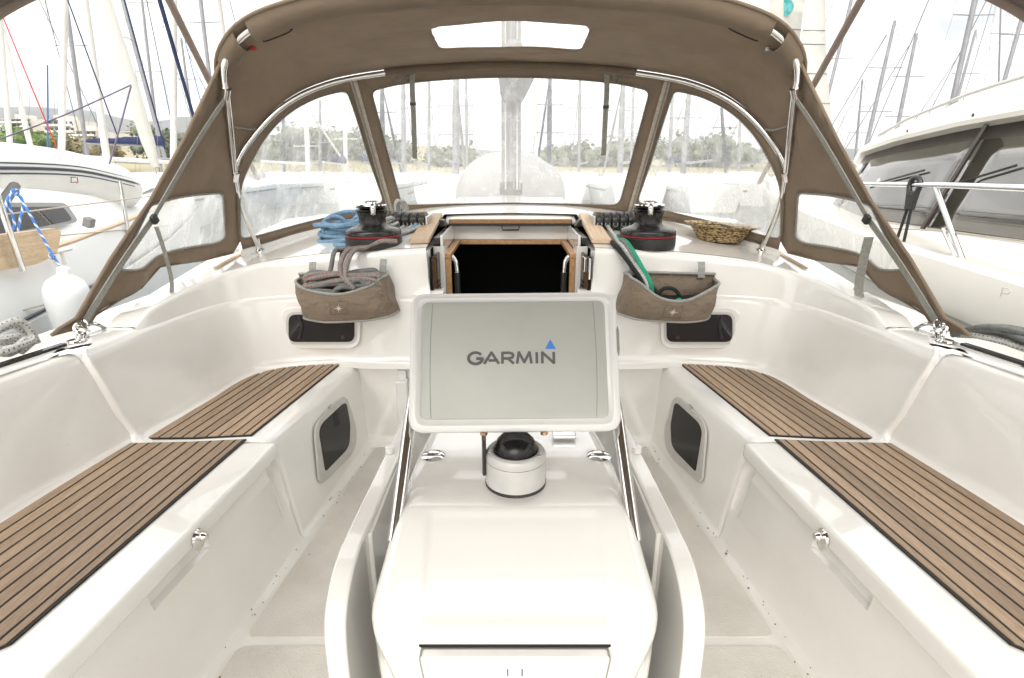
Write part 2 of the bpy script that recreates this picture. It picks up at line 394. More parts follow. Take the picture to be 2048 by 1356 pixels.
M['coverlite'] = noisy('pale_grey_cover', (.30, .30, .30), (.36, .36, .355), 3, .8, bmp=.3, bscale=4)
M['teal'] = noisy('teal_emblem', (.02, .30, .32), (.18, .50, .50), 6, .6)
M['rib'] = noisy('dinghy_fabric', (.66, .655, .62), (.60, .595, .56), 3, .42, bmp=.15, bscale=5)
M['fender'] = noisy('white_fender', (.78, .80, .81), (.73, .75, .76), 4, .32)
M['wood'] = teak('plain_board', (.42, .30, .18), (.58, .44, .29), (.66, .53, .38))
M['yglass'] = noisy('yacht_window_glass', (.045, .043, .032), (.06, .056, .042), 2, .02, IOR=2.2)
M['yframe'] = noisy('yacht_window_band', (.035, .028, .022), (.05, .04, .032), 6, .35)
M['cream'] = noisy('cream_gelcoat', (.80, .775, .72), (.75, .725, .67), 2, .16)
M['windowgrey'] = material('grey_acrylic_border', (.22, .22, .21), .3)
M['redfab'] = material('red_fabric', (.55, .04, .04), .7)
M['bimini'] = cloth('bimini_canvas', (.21, .16, .125), (.18, .14, .11), .25)
M['bimtube'] = noisy('sleeved_bimini_pole', (.22, .17, .14), (.27, .21, .18), 20, .7)
# ================================================================== OWN BOAT: COCKPIT
V = Vector
boat = thing('sailboat_cockpit', 'glossy white fibreglass sailboat cockpit with teak benches on both sides', 'cockpit', (0, 1.2, 0))
ZS, ZC = .385, .72
def ztop(x, y): return .915 + .125 * (min(y, 3.35) - 2.36) - .07 * max(0, y - 3.35) - .05 * x * x
def zcab(x, y): return min(ztop(x, y), .724 + max(0, y - 1.74) * .46)
# --- sole
mb = MB(); mb.box((-.95, -1.2, -.05), (.95, 2.32, 0)); sole = mb.build('cockpit_sole', M['gel'], boat)
def floorx(y): return lerp(.673, .797, (2.255 - y) / 1.228)
for s in (1, -1):
    for (y0, y1) in ((-.9, 1.118), (1.15, 2.20)):
        po = rpoly([(s * .30, y0), (s * (floorx(y0) - .045), y0), (s * (floorx(y1) - .045), y1), (s * .30, y1)], .03)
        mb = MB(); mb.prism(po, .0, .004); mb.build('nonskid_panel', M['nonskid'], sole)
# --- benches
def bench_face_x(y): return lerp(.695, .793, (2.276 - y) / .69)      # white top edge of the fixed bench
def lid_x(y): return lerp(.77, .826, (1.509 - y) / .784)
teak_dir_a = (V((-.945, .753)) - V((-.874, 1.572))).normalized(); teak_dir_f = (V((-.874, 1.60)) - V((-.779, 2.289))).normalized()
def fix_profile(y):
    xb, xt = floorx(y), bench_face_x(y)
    return [(xb - .03, 0), (xb - .008, .004), (xb + .002, .02), (lerp(xb, xt, .93), .352), (xt + .002, .368), (xt + .010, .380), (xt + .024, ZS), (xt + .05, ZS + .0005), (1.34, ZS)]
def aft_profile(y, rec):
    xl, xb = lid_x(y), floorx(y)
    xf = xl + .022; r = .034 if rec else 0
    g = rec if rec > 1 else 0; r = .020 if rec == 1 else 0; g = (g - 1) * .036 if g else 0
    return [(xb - .03, 0), (xb - .008, .004), (xb + .002, .02), (lerp(xb, xf, .35), .115), (lerp(xb, xf, .40) + g * .25, .13), (lerp(xb, xf, .82) + g * .9, .272), (lerp(xb, xf, .84) + r * .8 + g, .280), (xf + r + g, .300), (xf + r + g, .341)]
for s in (-1, 1):
    bn = MB()
    ys = [2.34, 2.28, 2.1, 1.9, 1.7, 1.60, 1.578]
    rows = [[V((s * x, y, z)) for x, z in fix_profile(y)] for y in ys]
    y = 1.566; rows.append([V((s * (x + .012), y, z - .004 if i > 4 else z)) for i, (x, z) in enumerate(fix_profile(y))])
    bn.grid(rows)
    pr = fix_profile(1.566); bn.add([V((s * (x + .012), 1.566, z - (.004 if i > 4 else 0))) for i, (x, z) in enumerate(pr)] + [V((s * 1.34, 1.566, 0))], [tuple(range(len(pr) + 1))])
    bench = bn.build('bench', M['gel'], boat, smooth=50)
    # locker front with finger recess and the dark gap under the lid
    lf = MB(); rows = []
    for y, rec in ((1.566, 0), (1.561, 1.7), (1.552, 2.0), (1.535, 1.95), (1.518, 1.6), (1.508, 1.15), (1.500, 0), (1.30, 0), (1.185, 0), (1.172, 1), (1.08, 1), (.985, 1), (.972, 0), (.75, 0), (.4, 0), (-.2, 0), (-.8, 0)):
        rows.append([V((s * x, y, z)) for x, z in aft_profile(y, rec)])
    lf.grid(rows); lf.build('locker_front', M['gel'], bench, smooth=32)
    # lid with rounded edge and deep lip
    ld = MB(); rows = []
    for y, sh in ((1.560, .012), (1.552, .003), (1.54, 0), (1.3, 0), (1.0, 0), (.73, 0), (.3, 0), (-.8, 0)):
        x = lid_x(y) + sh
        rows.append([V((s * px, y, z - sh * .5)) for px, z in ((x + .03, .335), (x + .010, .335), (x + .004, .336), (x + .001, .340), (x, .345), (x, .376), (x + .0005, .380), (x + .002, .3845), (x + .0055, .3872), (x + .009, .388), (x + .016, .388), (x + .05, .388), (1.36, ZS + .003))])
    ld.grid(rows, capa=True); lid = ld.build('locker_lid', M['gel'], bench, smooth=60)
    # vertical shadow slot at the forward end of the locker front
    q0 = fix_profile(1.575)
    # latch
    lx = lid_x(1.0); pl = U(386, 1072, x=-lx - .002); pl.x *= -s * 1.0
    c = V((s * (lid_x(pl.y) - .0005), pl.y, .352))
    ml = MB(); po = []
    for k in range(24):
        a = 2 * math.pi * k / 24; rr = .019 + (.016 if False else 0)
        yy = .024 * math.cos(a); zz = .029 * math.sin(a) * (1.35 if math.sin(a) < 0 else .8); po.append((yy, zz))
    A = [V((c.x, c.y + p[0], c.z + p[1])) for p in po]; B = [V((c.x - s * .005, c.y + p[0] * .85, c.z + p[1] * .85)) for p in po]
    ml.slab(A, B); lt = ml.build('latch', M['chrome'], bench, smooth=50)
    mk = MB(); mk.lathe([(.0001, 0), (.011, 0), (.012, .005), (.012, .014), (.008, .019), (.0001, .020)], 16, Matrix.Translation(c + V((-s * .004, .001, .002))) @ Matrix.Rotation(-s * math.pi / 2, 4, 'Y'), caps=False)
    mk.build('latch_knob', M['chrome'], bench)
    # teak: caulked base sheet + single planks
    def seat(poly, d, wpl, zt, nm):
        base = MB(); base.prism([(p.x, p.y) for p in poly], zt - .001, zt + .004); base.build(nm, M['caulk'], bench, smooth=0)
        n2 = V((-d.y, d.x)); ds = sorted(p.dot(n2) for p in poly); lo, hi = ds[0], ds[-1]
        e0 = poly[0].dot(n2)
        # planks counted from the inner edge
        sgn = 1 if (hi - e0) > (e0 - lo) else -1
        span = (hi - e0) if sgn > 0 else (e0 - lo); g = .0035; k = 0
        pos = .006
        while pos < span - .012:
            a, b = pos, pos + (wpl if k else wpl * .62)
            q = clip(clip(poly, n2 * sgn, e0 * sgn + a), -n2 * sgn, -(e0 * sgn + b - g * 2))
            cc = sum(q, V((0, 0))) / max(len(q), 1)
            if len(q) >= 3:
                q = [p + (cc - p).normalized() * .004 if True else p for p in q]
                pk = MB(); pk.prism([(p.x, p.y) for p in q], zt + .003, zt + .0062); pk.build('plank', M['teak'], bench, smooth=0)
            pos = b; k += 1
    fwd = [V((-.872, 1.598)), V((-.779, 2.292)), V((-.93, 2.268)), V((-1.02, 2.242)), V((-1.085, 2.20)), V((-1.135, 2.13)), V((-1.158, 2.05)), V((-1.172, 1.94)), V((-1.226, 1.575)), V((-1.05, 1.578))]
    aft = [V((-.945, .775)), V((-.874, 1.566)), V((-1.05, 1.548)), V((-1.250, 1.538)), V((-1.294, 1.137)), V((-1.32, .755)), V((-.975, .748))]
    if s > 0: fwd = [V((-p.x, p.y)) for p in fwd][::-1]; aft = [V((-p.x, p.y)) for p in aft][::-1]
    def start(poly, p): i = min(range(len(poly)), key=lambda k: (poly[k] - V((s * p[0], p[1]))).length); return poly[i:] + poly[:i]
    seat(start(fwd, (.872, 1.598)), V((teak_dir_f.x * -s, teak_dir_f.y)), .0385, ZS + .0015, 'teak_caulking')
    seat(start(aft, (.945, .775)), V((teak_dir_a.x * -s, teak_dir_a.y)), .0385, ZS + .0045, 'teak_caulking')
    # opening port in the bench side
    p0 = V((s * floorx(1.9), 1.9, .02)); p1 = V((s * floorx(1.7), 1.7, .02)); p2 = V((s * lerp(floorx(1.9), bench_face_x(1.9), .93), 1.9, .352))
    nn = (p1 - p0).cross(p2 - p0).normalized(); nn = nn if nn.x * s < 0 else -nn
    def onface(pl, off): return [V((q.x * (1 if s < 0 else -1), q.y, q.z)) for q in [UP(u, v, V((-abs(p0.x), p0.y, p0.z)), V((abs(nn.x), nn.y, nn.z))) for u, v in pl]]
    def shift(L_, d): return [q + nn * d for q in L_]
    out = rpoly([(624, 848), (688, 785), (712, 862), (706, 905), (642, 966), (634, 960)], [26, 22, 20, 26, 16, 10], 6)
    inn = rpoly([(628, 862), (690, 802), (697, 880), (692, 893), (643, 945)], [22, 14, 12, 16, 8], 6)
    inn = [V((p.x * .97 + 665 * .03, p.y * .97 + 875 * .03)) for p in rpoly([(630, 853), (688, 800), (697, 848), (695, 895), (645, 946)], [22, 12, 10, 16, 6], 6)]
    mf = MB(); mf.slab(onface(out, 0), shift(onface(out, 0), .010)); port = mf.build('port_frame', M['silver'], bench, smooth=40, bevel=.004)
    mp_ = MB(); mp_.slab(shift(onface(inn, 0), .002), shift(onface(inn, 0), .0115)); mp_.build('port_pane', M['plexi'], bench, smooth=0)
    q = onface([(655, 815), (660, 809), (662, 813), (657, 819)], 0); mq = MB(); mq.slab(q, shift(q, .0125)); mq.build('port_latch', M['alu'], bench, smooth=0)
    # --- coaming / seat back and bulkhead, one moulded wall
    bot = [(.30, 2.27), (.6, 2.275), (.78, 2.292), (.958, 2.266), (1.04, 2.235), (1.10, 2.19), (1.142, 2.12), (1.165, 2.03), (1.178, 1.905), (1.203, 1.75), (1.226, 1.60), (1.2285, 1.566), (1.234, 1.558), (1.248, 1.552), (1.251, 1.53), (1.298, 1.137), (1.33, .6), (1.34, -.8)]
    top = [(.30, 2.295), (.6, 2.298), (.78, 2.302), (.975, 2.288), (1.07, 2.262), (1.145, 2.215), (1.20, 2.14), (1.235, 2.04), (1.258, 1.90), (1.272, 1.72), (1.283, 1.56), (1.2845, 1.522), (1.290, 1.514), (1.304, 1.508), (1.309, 1.49), (1.39, 1.13), (1.42, .6), (1.43, -.8)]
    bot = [V((s * x, y)) for x, y in bot]; top = [V((s * x, y)) for x, y in top]
    def normals(pth):
        o = []
        for i in range(len(pth)):
            t = pth[min(i + 1, len(pth) - 1)] - pth[max(i - 1, 0)]; n_ = V((-t.y, t.x)).normalized()
            if n_.dot(V((0, 1.2)) - pth[i]) < 0: n_ = -n_
            o.append(n_)
        return o
    bot = [p.xy for p in crom([(p.x, p.y, 0) for p in bot], 4)]; top = [p.xy for p in crom([(p.x, p.y, 0) for p in top], 4)]
    nb = normals(top)
    prof = [(0, .045, ZS - .002), (0, .030, ZS + .003), (0, .014, ZS + .010), (.01, .004, ZS + .025), (.05, 0, ZS + .05), (.35, .003, .49), (.65, .004, .59), (.92, 0, .675), (.97, -.003, .700), (1, -.010, .712), (1, -.022, ZC), (1, -.05, ZC + .001), (1, -.075, ZC + .001)]
    rows = []
    for f, ins, z in prof:
        rows.append([V((lerp(b.x, t.x, f) + n_.x * ins, lerp(b.y, t.y, f) + n_.y * ins, z)) for b, t, n_ in zip(bot, top, nb)])
    wl = MB(); wl.grid(rows)
    wall = wl.build('coaming', M['gel'], boat, smooth=60)
    # coaming deck outboard, down to the side deck and topsides
    dk = MB(); rows = []
    for y, x0, x1 in ((2.3, 1.29, 1.40), (1.9, 1.32, 1.43), (1.6, 1.335, 1.46), (1.2, 1.42, 1.52), (.6, 1.47, 1.56), (-.8, 1.48, 1.58)):
        rows.append([V((s * x, y, z)) for x, z in ((x0 - .03, ZC), (x0 + .03, ZC + .001), (x1 - .015, .712), (x1, .700), (x1 + .02, .64), (x1 + .03, .60))])
    dk.grid(rows); dk.build('coaming_deck', M['gel'], wall, smooth=50)
    sd_ = MB(); rows = []
    for y, w_ in ((-1.0, 1.72), (0.5, 1.78), (2, 1.82), (4, 1.75), (6, 1.4), (8, .75), (9.6, .03)):
        rows.append([V((s * max(w_ - .26, 0), y, .615 + max(0, y - 2) * .012)), V((s * (w_ - .03 if w_ > .1 else w_ * .5), y, .60 + max(0, y - 2) * .015)), V((s * (w_ - .02), y, .635 + max(0, y - 2) * .015)), V((s * w_, y, .635 + max(0, y - 2) * .015)), V((s * (w_ + .01), y, .55)), V((s * w_ * .93, y, -.2)), V((s * w_ * .8, y, -.75))])
    sd_.grid(rows); sd_.build('side_deck', M['gel'], boat, smooth=35)
    # jib-sheet track on the coaming
    tk = MB(); tk.box((0, -.45, 0), (.022, .45, .008)); tkM = Matrix.Translation(V((s * 1.475, 1.12, .7215))) @ Matrix.Rotation(s * .17, 4, 'Z')
    tk.v = [tkM @ p for p in tk.v]; tk.build('genoa_track', M['drum'], wall, smooth=0)
    # --- upper bulkhead + cabin top, left/right half
    cb = [(.355, 2.298), (.6, 2.304), (.78, 2.310), (.975, 2.296), (1.07, 2.270), (1.150, 2.222), (1.207, 2.143), (1.243, 2.04), (1.266, 1.90), (1.280, 1.74)]
    ct = [(.375, 2.352), (.6, 2.356), (.78, 2.362), (.985, 2.345), (1.085, 2.31), (1.165, 2.255), (1.225, 2.165), (1.262, 2.06), (1.282, 1.92), (1.292, 1.745)]
    cb = [p.xy for p in crom([(s * x, y, 0) for x, y in cb], 4)]; ct = [p.xy for p in crom([(s * x, y, 0) for x, y in ct], 4)]
    nc = normals(ct); R_ = .016
    prof = [(0, 0, 0), (.3, 0, .30), (.7, 0, .72), (.90, 0, .90), (.97, -.002, .955), (1, -.007, .985), (1, -.016, 1.0)]
    rows = []
    for f, ins, zf in prof:
        r_ = []
        for b, t, n_ in zip(cb, ct, nc):
            zt_ = zcab(abs(t.x), t.y); z0 = ZC - .012
            r_.append(V((lerp(b.x, t.x, f) + n_.x * ins, lerp(b.y, t.y, f) + n_.y * ins, lerp(z0, zt_, zf))))
        rows.append(r_)
    ub = MB(); ub.grid(rows)
    edge = [(p.x, p.y) for p in rows[-1]]
    outer = [(s * 1.385, 1.742), (s * 1.42, 2.1), (s * 1.44, 2.6), (s * 1.42, 3.1), (s * 1.30, 3.9), (s * .9, 5.2), (0, 5.5), (0, 3.06), (s * .375, 3.06)]
    stp, _ = sheet(edge + outer, [], lambda x, y: V((x, y, zcab(abs(x), y))), .09, .05)
    b0 = ub.add(stp.v, stp.f)
    sk = [(s * 1.292, 1.735)] + outer[:6]
    ub.grid([[V((x, y, zcab(abs(x), y))) for x, y in sk], [V((x * 1.03, y - (.02 if i < 2 else 0), .60)) for i, (x, y) in enumerate(sk)]])
    cabin = ub.build('cabin_top', M['gel'], boat, smooth=50)
    # faint mould line across the bulkhead
    # companionway cheek
    ck = MB()
    ck.grid([[V((s * x, y, z)) for x, y in ((.395, 2.362), (.380, 2.352), (.366, 2.362), (.362, 2.40), (.362, 2.495), (.350, 2.495), (.314, 2.492), (.310, 2.498), (.310, 2.62))] for z in (-.02, ztop(.37, 2.36) - .012)] )
    tp = ztop(.37, 2.36) - .012
    ck.add([V((s * x, y, tp)) for x, y in ((.395, 2.362), (.380, 2.352), (.366, 2.362), (.362, 2.40), (.362, 3.05), (.395, 3.05))], [(0, 1, 2, 3, 4, 5)])
    ck.grid([[V((s * x, y, z)) for x, y in ((.300, 2.298), (.34, 2.297), (.352, 2.300), (.362, 2.312), (.362, 2.52))] for z in (-.02, .71)])
    ck.grid([[V((s * .362, y, z)) for y in (2.30, 2.36, 2.6)] for z in (.70, tp)])
    ck.build('companionway_cheek', M['gel'], boat, smooth=40)
    # inner white side of hatchway above the rim
    hs = MB(); hs.box((.316 if s > 0 else -.330, 2.50, .862), (.330 if s > 0 else -.316, 3.02, .945)); hs.build('hatchway_side', M['gel2'], boat, bevel=.004)
    # teak rims
    tr_ = MB(); tr_.box((min(s * .282, s * .3155), 2.505, .838), (max(s * .282, s * .3155), 3.0, .860)); tr_.build('teak_rim', M['teak_oil'], boat, bevel=.003)
    tr_ = MB(); tr_.box((min(s * .282, s * .306), 2.500, -.02), (max(s * .282, s * .306), 2.520, .836)); tr_.build('teak_jamb', M['teak_oil'], boat, bevel=.003)
    # side teak board on the cabin top
    bd = MB(); po = [(s * .368, 2.425), (s * .462, 2.425), (s * .452, 2.98), (s * .372, 2.98)]
    A = [V((x, y, ztop(x, y) + .002)) for x, y in po]; B = [V((x, y, ztop(x, y) + .026)) for x, y in po]
    bd.slab(A, B); bd.build('teak_board', M['teak_pale'], boat, bevel=.006, bseg=3)
    # hatch slide channel
    chn = MB(); chn.box((min(s * .334, s * .3605), 2.50, .9035), (max(s * .334, s * .3605), 3.0, .934)); chn.build('hatch_slide', M['black'], boat, smooth=0)
    # folded smoked companionway door
    dr = MB(); dM = Matrix.Translation(V((s * .352, 2.335, 0))) @ Matrix.Rotation(s * .10, 4, 'Z')
    dr.box((-.006, 0, .10), (.006, .15, .872), dM); door = dr.build('companionway_door', M['plexi'], boat, bevel=.002)
    for k in range(3):
        vs_ = MB(); vs_.box((-.0075, .085 + k * .012, .735 - k * .022), (.0075, .125 + k * .012, .748 - k * .022), dM); vs_.build('vent_slot', M['dark'], door, smooth=0)
    if s > 0:
        lk = MB(); lk.box((-.022, .02, .80), (-.006, .075, .865), dM); lk.build('door_lock', M['chrome'], door, bevel=.003)
        lk = MB(); lk.tube([dM @ V((-.004, -.012, .868)), dM @ V((-.004, -.016, .83)), dM @ V((-.004, -.016, .775))], .006, 10); lk.build('door_handle', M['chrome'], door)
    # handrail just inside the companionway
    hr = MB(); hr.tube(crom([(s * .296, 2.60, .832), (s * .284, 2.60, .828), (s * .268, 2.60, .80), (s * .264, 2.60, .765), (s * .264, 2.60, .75)], 6), .011, 12); rail = hr.build('companionway_handrail', M['chrome'], boat)
    hr = MB(); hr.tube([(s * .264, 2.60, .752), (s * .264, 2.60, .15)], .0145, 12); hr.build('handrail_grip', M['black'], rail)
    # portlight in the bulkhead
    def onbulk(pl, y): return [V((q.x * (1 if s < 0 else -1), q.y, q.z)) for q in [U(u, v, y=y) for u, v in pl]]
    o_ = rpoly([(561, 614), (721, 614), (721, 698), (561, 698)], 28, 6); i_ = rpoly([(577, 629), (709, 629), (709, 684), (577, 684)], 15, 6)
    pf = MB(); pf.slab(onbulk(o_, 2.31), onbulk(o_, 2.268)); fr_ = pf.build('portlight_frame', M['gel2'], boat, bevel=.006, bseg=3)
    g_ = rpoly([(572, 624), (714, 624), (714, 689), (572, 689)], 18, 6)
    pf = MB(); pf.slab(onbulk(g_, 2.28), onbulk(g_, 2.2655)); pf.build('portlight_rim', M['silver'], fr_, smooth=0)
    pf = MB(); pf.slab(onbulk(i_, 2.28), onbulk(i_, 2.2635)); pane = pf.build('portlight_pane', M['plexi_grey'], fr_, smooth=0)
    for uu in (599, 686):
        c = onbulk([(uu, 675)], 2.262)[0]; kn = MB(); kn.lathe([(.0001, 0), (.009, 0), (.009, .003), (.0001, .004)], 16, Matrix.Translation(c) @ Matrix.Rotation(math.pi / 2, 4, 'X'), caps=False); kn.build('portlight_knob', M['black'], fr_)
    cl_ = onbulk([(599, 632), (604, 650), (600, 674)], 2.2615); kn = MB(); kn.tube(cl_, .006, 6); kn.build('portlight_stay', M['black'], fr_)
    # padeye strip of teak on side deck by the hoop foot
    ts = MB(); ts.ribbon([V((s * 1.30, 2.75, zcab(1.30, 2.75) + .004)), V((s * 1.285, 2.5, zcab(1.285, 2.5) + .004)), V((s * 1.29, 2.3, zcab(1.29, 2.3) + .004))], (1, 0, 0), .022, .006); ts.build('teak_strip', M['teak_pale'], boat, smooth=0)
# centre lower bulkhead between the benches
mb = MB(); rows = []
for x in [-.8 + .1 * i for i in range(17)]:
    rows.append([V((x, y, z)) for y, z in ((2.20, .0005), (2.238, .004), (2.252, .016), (2.256, .04), (2.266, .3), (2.270, .395))])
mb.grid(rows); mb.build('lower_bulkhead', M['gel'], boat, smooth=60)
mb = MB(); mb.box((-.36, 2.285, .36), (.36, 2.33, .44)); mb.build('companionway_sill', M['gel'], boat, bevel=.008)
mb = MB(); mb.box((-.31, 2.44, .30), (.31, 2.52, .44)); mb.build('companionway_step', M['gel'], boat, bevel=.008)
# hatchway far side, sliding hatch, dark saloon
mb = MB(); mb.box((-.316, 3.004, .862), (.316, 3.02, .955)); mb.build('hatchway_end', M['gel2'], boat)
mb = MB(); mb.box((-.2815, 2.978, .838), (.2815, 2.999, .860)); mb.build('teak_rim', M['teak_oil'], boat, bevel=.003)
hat = MB(); rows = []
for y, z in ((2.94, .962), (3.1, .988), (3.5, 1.03), (3.75, 1.05), (3.78, 1.02)):
    rows.append([V((x, y, z - .05 * x * x)) for x in [-.36 + .06 * i for i in range(13)]])
hat.grid(rows); hatch = hat.build('sliding_hatch', M['gel'], boat, solid=.012, smooth=50)
mb = MB(); mb.box((-.335, 2.925, .956), (.335, 2.957, .980)); mb.build('hatch_teak_bar', M['teak_oil'], hatch, bevel=.004)
mb = MB(); mb.box((-.335, 2.935, .942), (.335, 2.954, .9555)); mb.build('hatch_seal', M['black'], hatch, smooth=0)
mb = MB(); mb.tube([(-.048, 2.945, .943), (-.044, 2.938, .922), (.044, 2.938, .922), (.048, 2.945, .943)], .0045, 8); mb.build('hatch_handle', M['black'], hatch)
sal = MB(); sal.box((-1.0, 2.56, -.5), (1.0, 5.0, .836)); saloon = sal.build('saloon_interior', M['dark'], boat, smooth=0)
bm = bmesh.new(); bm.from_mesh(saloon.data)
# open the top and aft face of the saloon where the companionway is
for f in list(bm.faces):
    c = f.calc_center_median()
    if abs(f.normal.z) > .9 and c.z > 0 or (abs(f.normal.y) > .9 and c.y < 3): bm.faces.remove(f)
bm.to_mesh(saloon.data); bm.free()
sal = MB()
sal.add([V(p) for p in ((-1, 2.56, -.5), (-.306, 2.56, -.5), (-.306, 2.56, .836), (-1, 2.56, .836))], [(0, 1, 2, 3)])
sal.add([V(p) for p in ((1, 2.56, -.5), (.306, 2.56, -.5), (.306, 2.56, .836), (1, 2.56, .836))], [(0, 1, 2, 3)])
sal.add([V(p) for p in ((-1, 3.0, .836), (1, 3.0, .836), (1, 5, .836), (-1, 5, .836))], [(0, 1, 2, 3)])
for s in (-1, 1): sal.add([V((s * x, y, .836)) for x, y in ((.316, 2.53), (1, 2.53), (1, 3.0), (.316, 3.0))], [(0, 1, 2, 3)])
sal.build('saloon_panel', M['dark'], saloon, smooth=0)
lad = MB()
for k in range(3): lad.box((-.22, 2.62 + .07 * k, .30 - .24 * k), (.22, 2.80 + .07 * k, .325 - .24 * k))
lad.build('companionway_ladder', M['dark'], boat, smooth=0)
# small white holder on the lower bulkhead, left of the chart plotter
hb = MB(); a = U(793, 758, y=2.25); b = U(822, 842, y=2.25)
hb.box((a.x, 2.215, b.z), (b.x, 2.262, a.z)); hold = hb.build('handle_pocket', M['pod'], boat, bevel=.006, bseg=3)
hb = MB(); c0 = U(796, 740, y=2.255); hb.box((a.x + .006, 2.250, a.z - .01), (a.x + .045, 2.262, c0.z)); hb.build('pocket_back', M['pod'], hold, bevel=.002)
# ================================================================== DECK HARDWARE
def winch(s, label):
    x, y = s * .632, 2.475; z0 = ztop(x, y) - .002
    t = thing('winch', label, 'winch', (x, y, z0), 'winches on the cabin top')
    T = Matrix.Translation((x, y, z0)) @ Matrix.Diagonal((1, 1, .86, 1))
    def lt(name, prof, mat, n=40): q = MB(); q.lathe(prof, n, T); return q.build(name, mat, t, smooth=35)
    lt('base', [(.126, -.01), (.128, .002), (.128, .044), (.124, .048)], M['black'])
    lt('red_band', [(.1262, .0475), (.1275, .049), (.1275, .0535), (.1262, .055)], M['red'])
    lt('skirt', [(.125, .0545), (.127, .058), (.126, .074), (.119, .084), (.096, .093), (.075, .101), (.064, .110), (.060, .118)], M['drum'])
    d = MB(); rows = []
    for i in range(9):
        f = i / 8; r = .060 - .004 * math.sin(math.pi * f) + .006 * f
        rows.append([T @ V(((r + (.0016 if (k + i) % 4 < 2 else 0)) * math.cos(2 * math.pi * k / 48), (r + (.0016 if (k + i) % 4 < 2 else 0)) * math.sin(2 * math.pi * k / 48), .116 + .056 * f)) for k in range(48)])
    d.grid(rows, closed=True, capa=True, capb=True); d.build('drum', M['drum'], t, smooth=35)
    lt('lower_jaw', [(.064, .170), (.072, .178), (.075, .182), (.072, .185), (.05, .187)], M['drum'])
    lt('upper_jaw', [(.05, .188), (.066, .192), (.069, .196), (.066, .199), (.04, .200)], M['drum'])
    tp = lt('top_cap', [(.04, .199), (.064, .201), (.0685, .206), (.066, .212), (.048, .217), (.034, .218), (.033, .224), (.0001, .226)], M['chrome'])
    lt('handle_socket', [(.030, .2235), (.022, .2275), (.016, .228), (.0001, .2265)], M['black'])
    a = MB(); ang = -1.25 if s < 0 else -1.75
    A = T @ Matrix.Rotation(ang, 4, 'Z')
    a.tube([A @ V(p) for p in crom([(.03, 0, .211), (.066, 0, .209), (.078, 0, .198), (.079, 0, .178), (.075, 0, .168), (.068, 0, .166)], 4)], [.013] * 6 + [.012] * 15, 10)
    a.build('stripper_arm', M['chrome'], t)
    return t
winch(-1, 'black self-tailing winch beside the blue rope coil on cabin top')
winch(1, 'black self-tailing winch beside the wicker basket, green rope running past it')
def clutch(s, label, n=6):
    x, y = s * .545, 2.78; z0 = ztop(x, y); wd = .040
    t = thing('rope_clutch', label, 'rope clutch', (x, y, z0), 'rope clutches on the cabin top')
    for k in range(n):
        cx = x + (k - (n - 1) / 2) * wd
        b = MB(); po = [(-.085, 0), (.085, 0), (.085, .04), (.055, .050), (-.055, .058), (-.085, .045)]
        b.slab([V((cx - wd * .47, y + p[0], z0 + p[1])) for p in po], [V((cx + wd * .47, y + p[0], z0 + p[1])) for p in po])
        body = b.build('clutch_body', M['black'], t, bevel=.004)
        l = MB(); rows = []
        for yy, zz, h in ((-.092, .052, .020), (-.075, .072, .022), (-.03, .082, .020), (.03, .076, .016), (.06, .062, .010)):
            rows.append([V((cx + dx, y + yy, z0 + zz + dz)) for dx, dz in ((-wd * .40, -h), (-wd * .40, -.004), (-wd * .30, 0), (wd * .30, 0), (wd * .40, -.004), (wd * .40, -h))])
        l.grid(rows, closed=True, capa=True, capb=True); l.build('clutch_lever', M['black'], t, smooth=50)
        e = MB(); R_ = Matrix.Translation((cx, y - .0865, z0 + .024)) @ Matrix.Rotation(math.pi / 2, 4, 'X')
        e.lathe([(.009, -.002), (.0125, -.002), (.0125, .003), (.009, .003)], 16, R_, caps=False); e.build('rope_eye', M['alu'], body)
        if k in (0, n - 1):
            q = MB(); q.box((cx - .012, y - .052, z0 + .0785), (cx + .012, y - .022, z0 + .0835)); q.build('lever_label', M['yellow'], t, smooth=0)
    sp_ = MB(); ex = x - s * (n / 2 * wd)
    sp_.box((min(ex, ex - s * .012), y - .088, z0), (max(ex, ex - s * .012), y + .085, z0 + .062)); sp_.build('end_plate', M['alu'], t, bevel=.003)
    f = MB(); fx = ex - s * .045
    f.slab([V((fx + dx, y + .03, z0 + dz)) for dx, dz in ((-.045, 0), (.045, 0), (.032, .034), (-.02, .036))], [V((fx + dx, y + .10, z0 + dz)) for dx, dz in ((-.045, 0), (.045, 0), (.032, .034), (-.02, .036))]); f.build('line_organiser', M['black'], t, bevel=.004)
    return t
clutch(-1, 'bank of black rope clutches behind the winch by the blue rope')
clutch(1, 'bank of black rope clutches with white and green lines leading out')

# ================================================================== ROPES
def tube_obj(name, pts, r, mat, parent=None, n=10, sm=6):
    q = MB(); q.tube(crom(pts, sm), r, n); return q.build(name, mat, parent, smooth=60)
zt = lambda x, y: ztop(x, y)
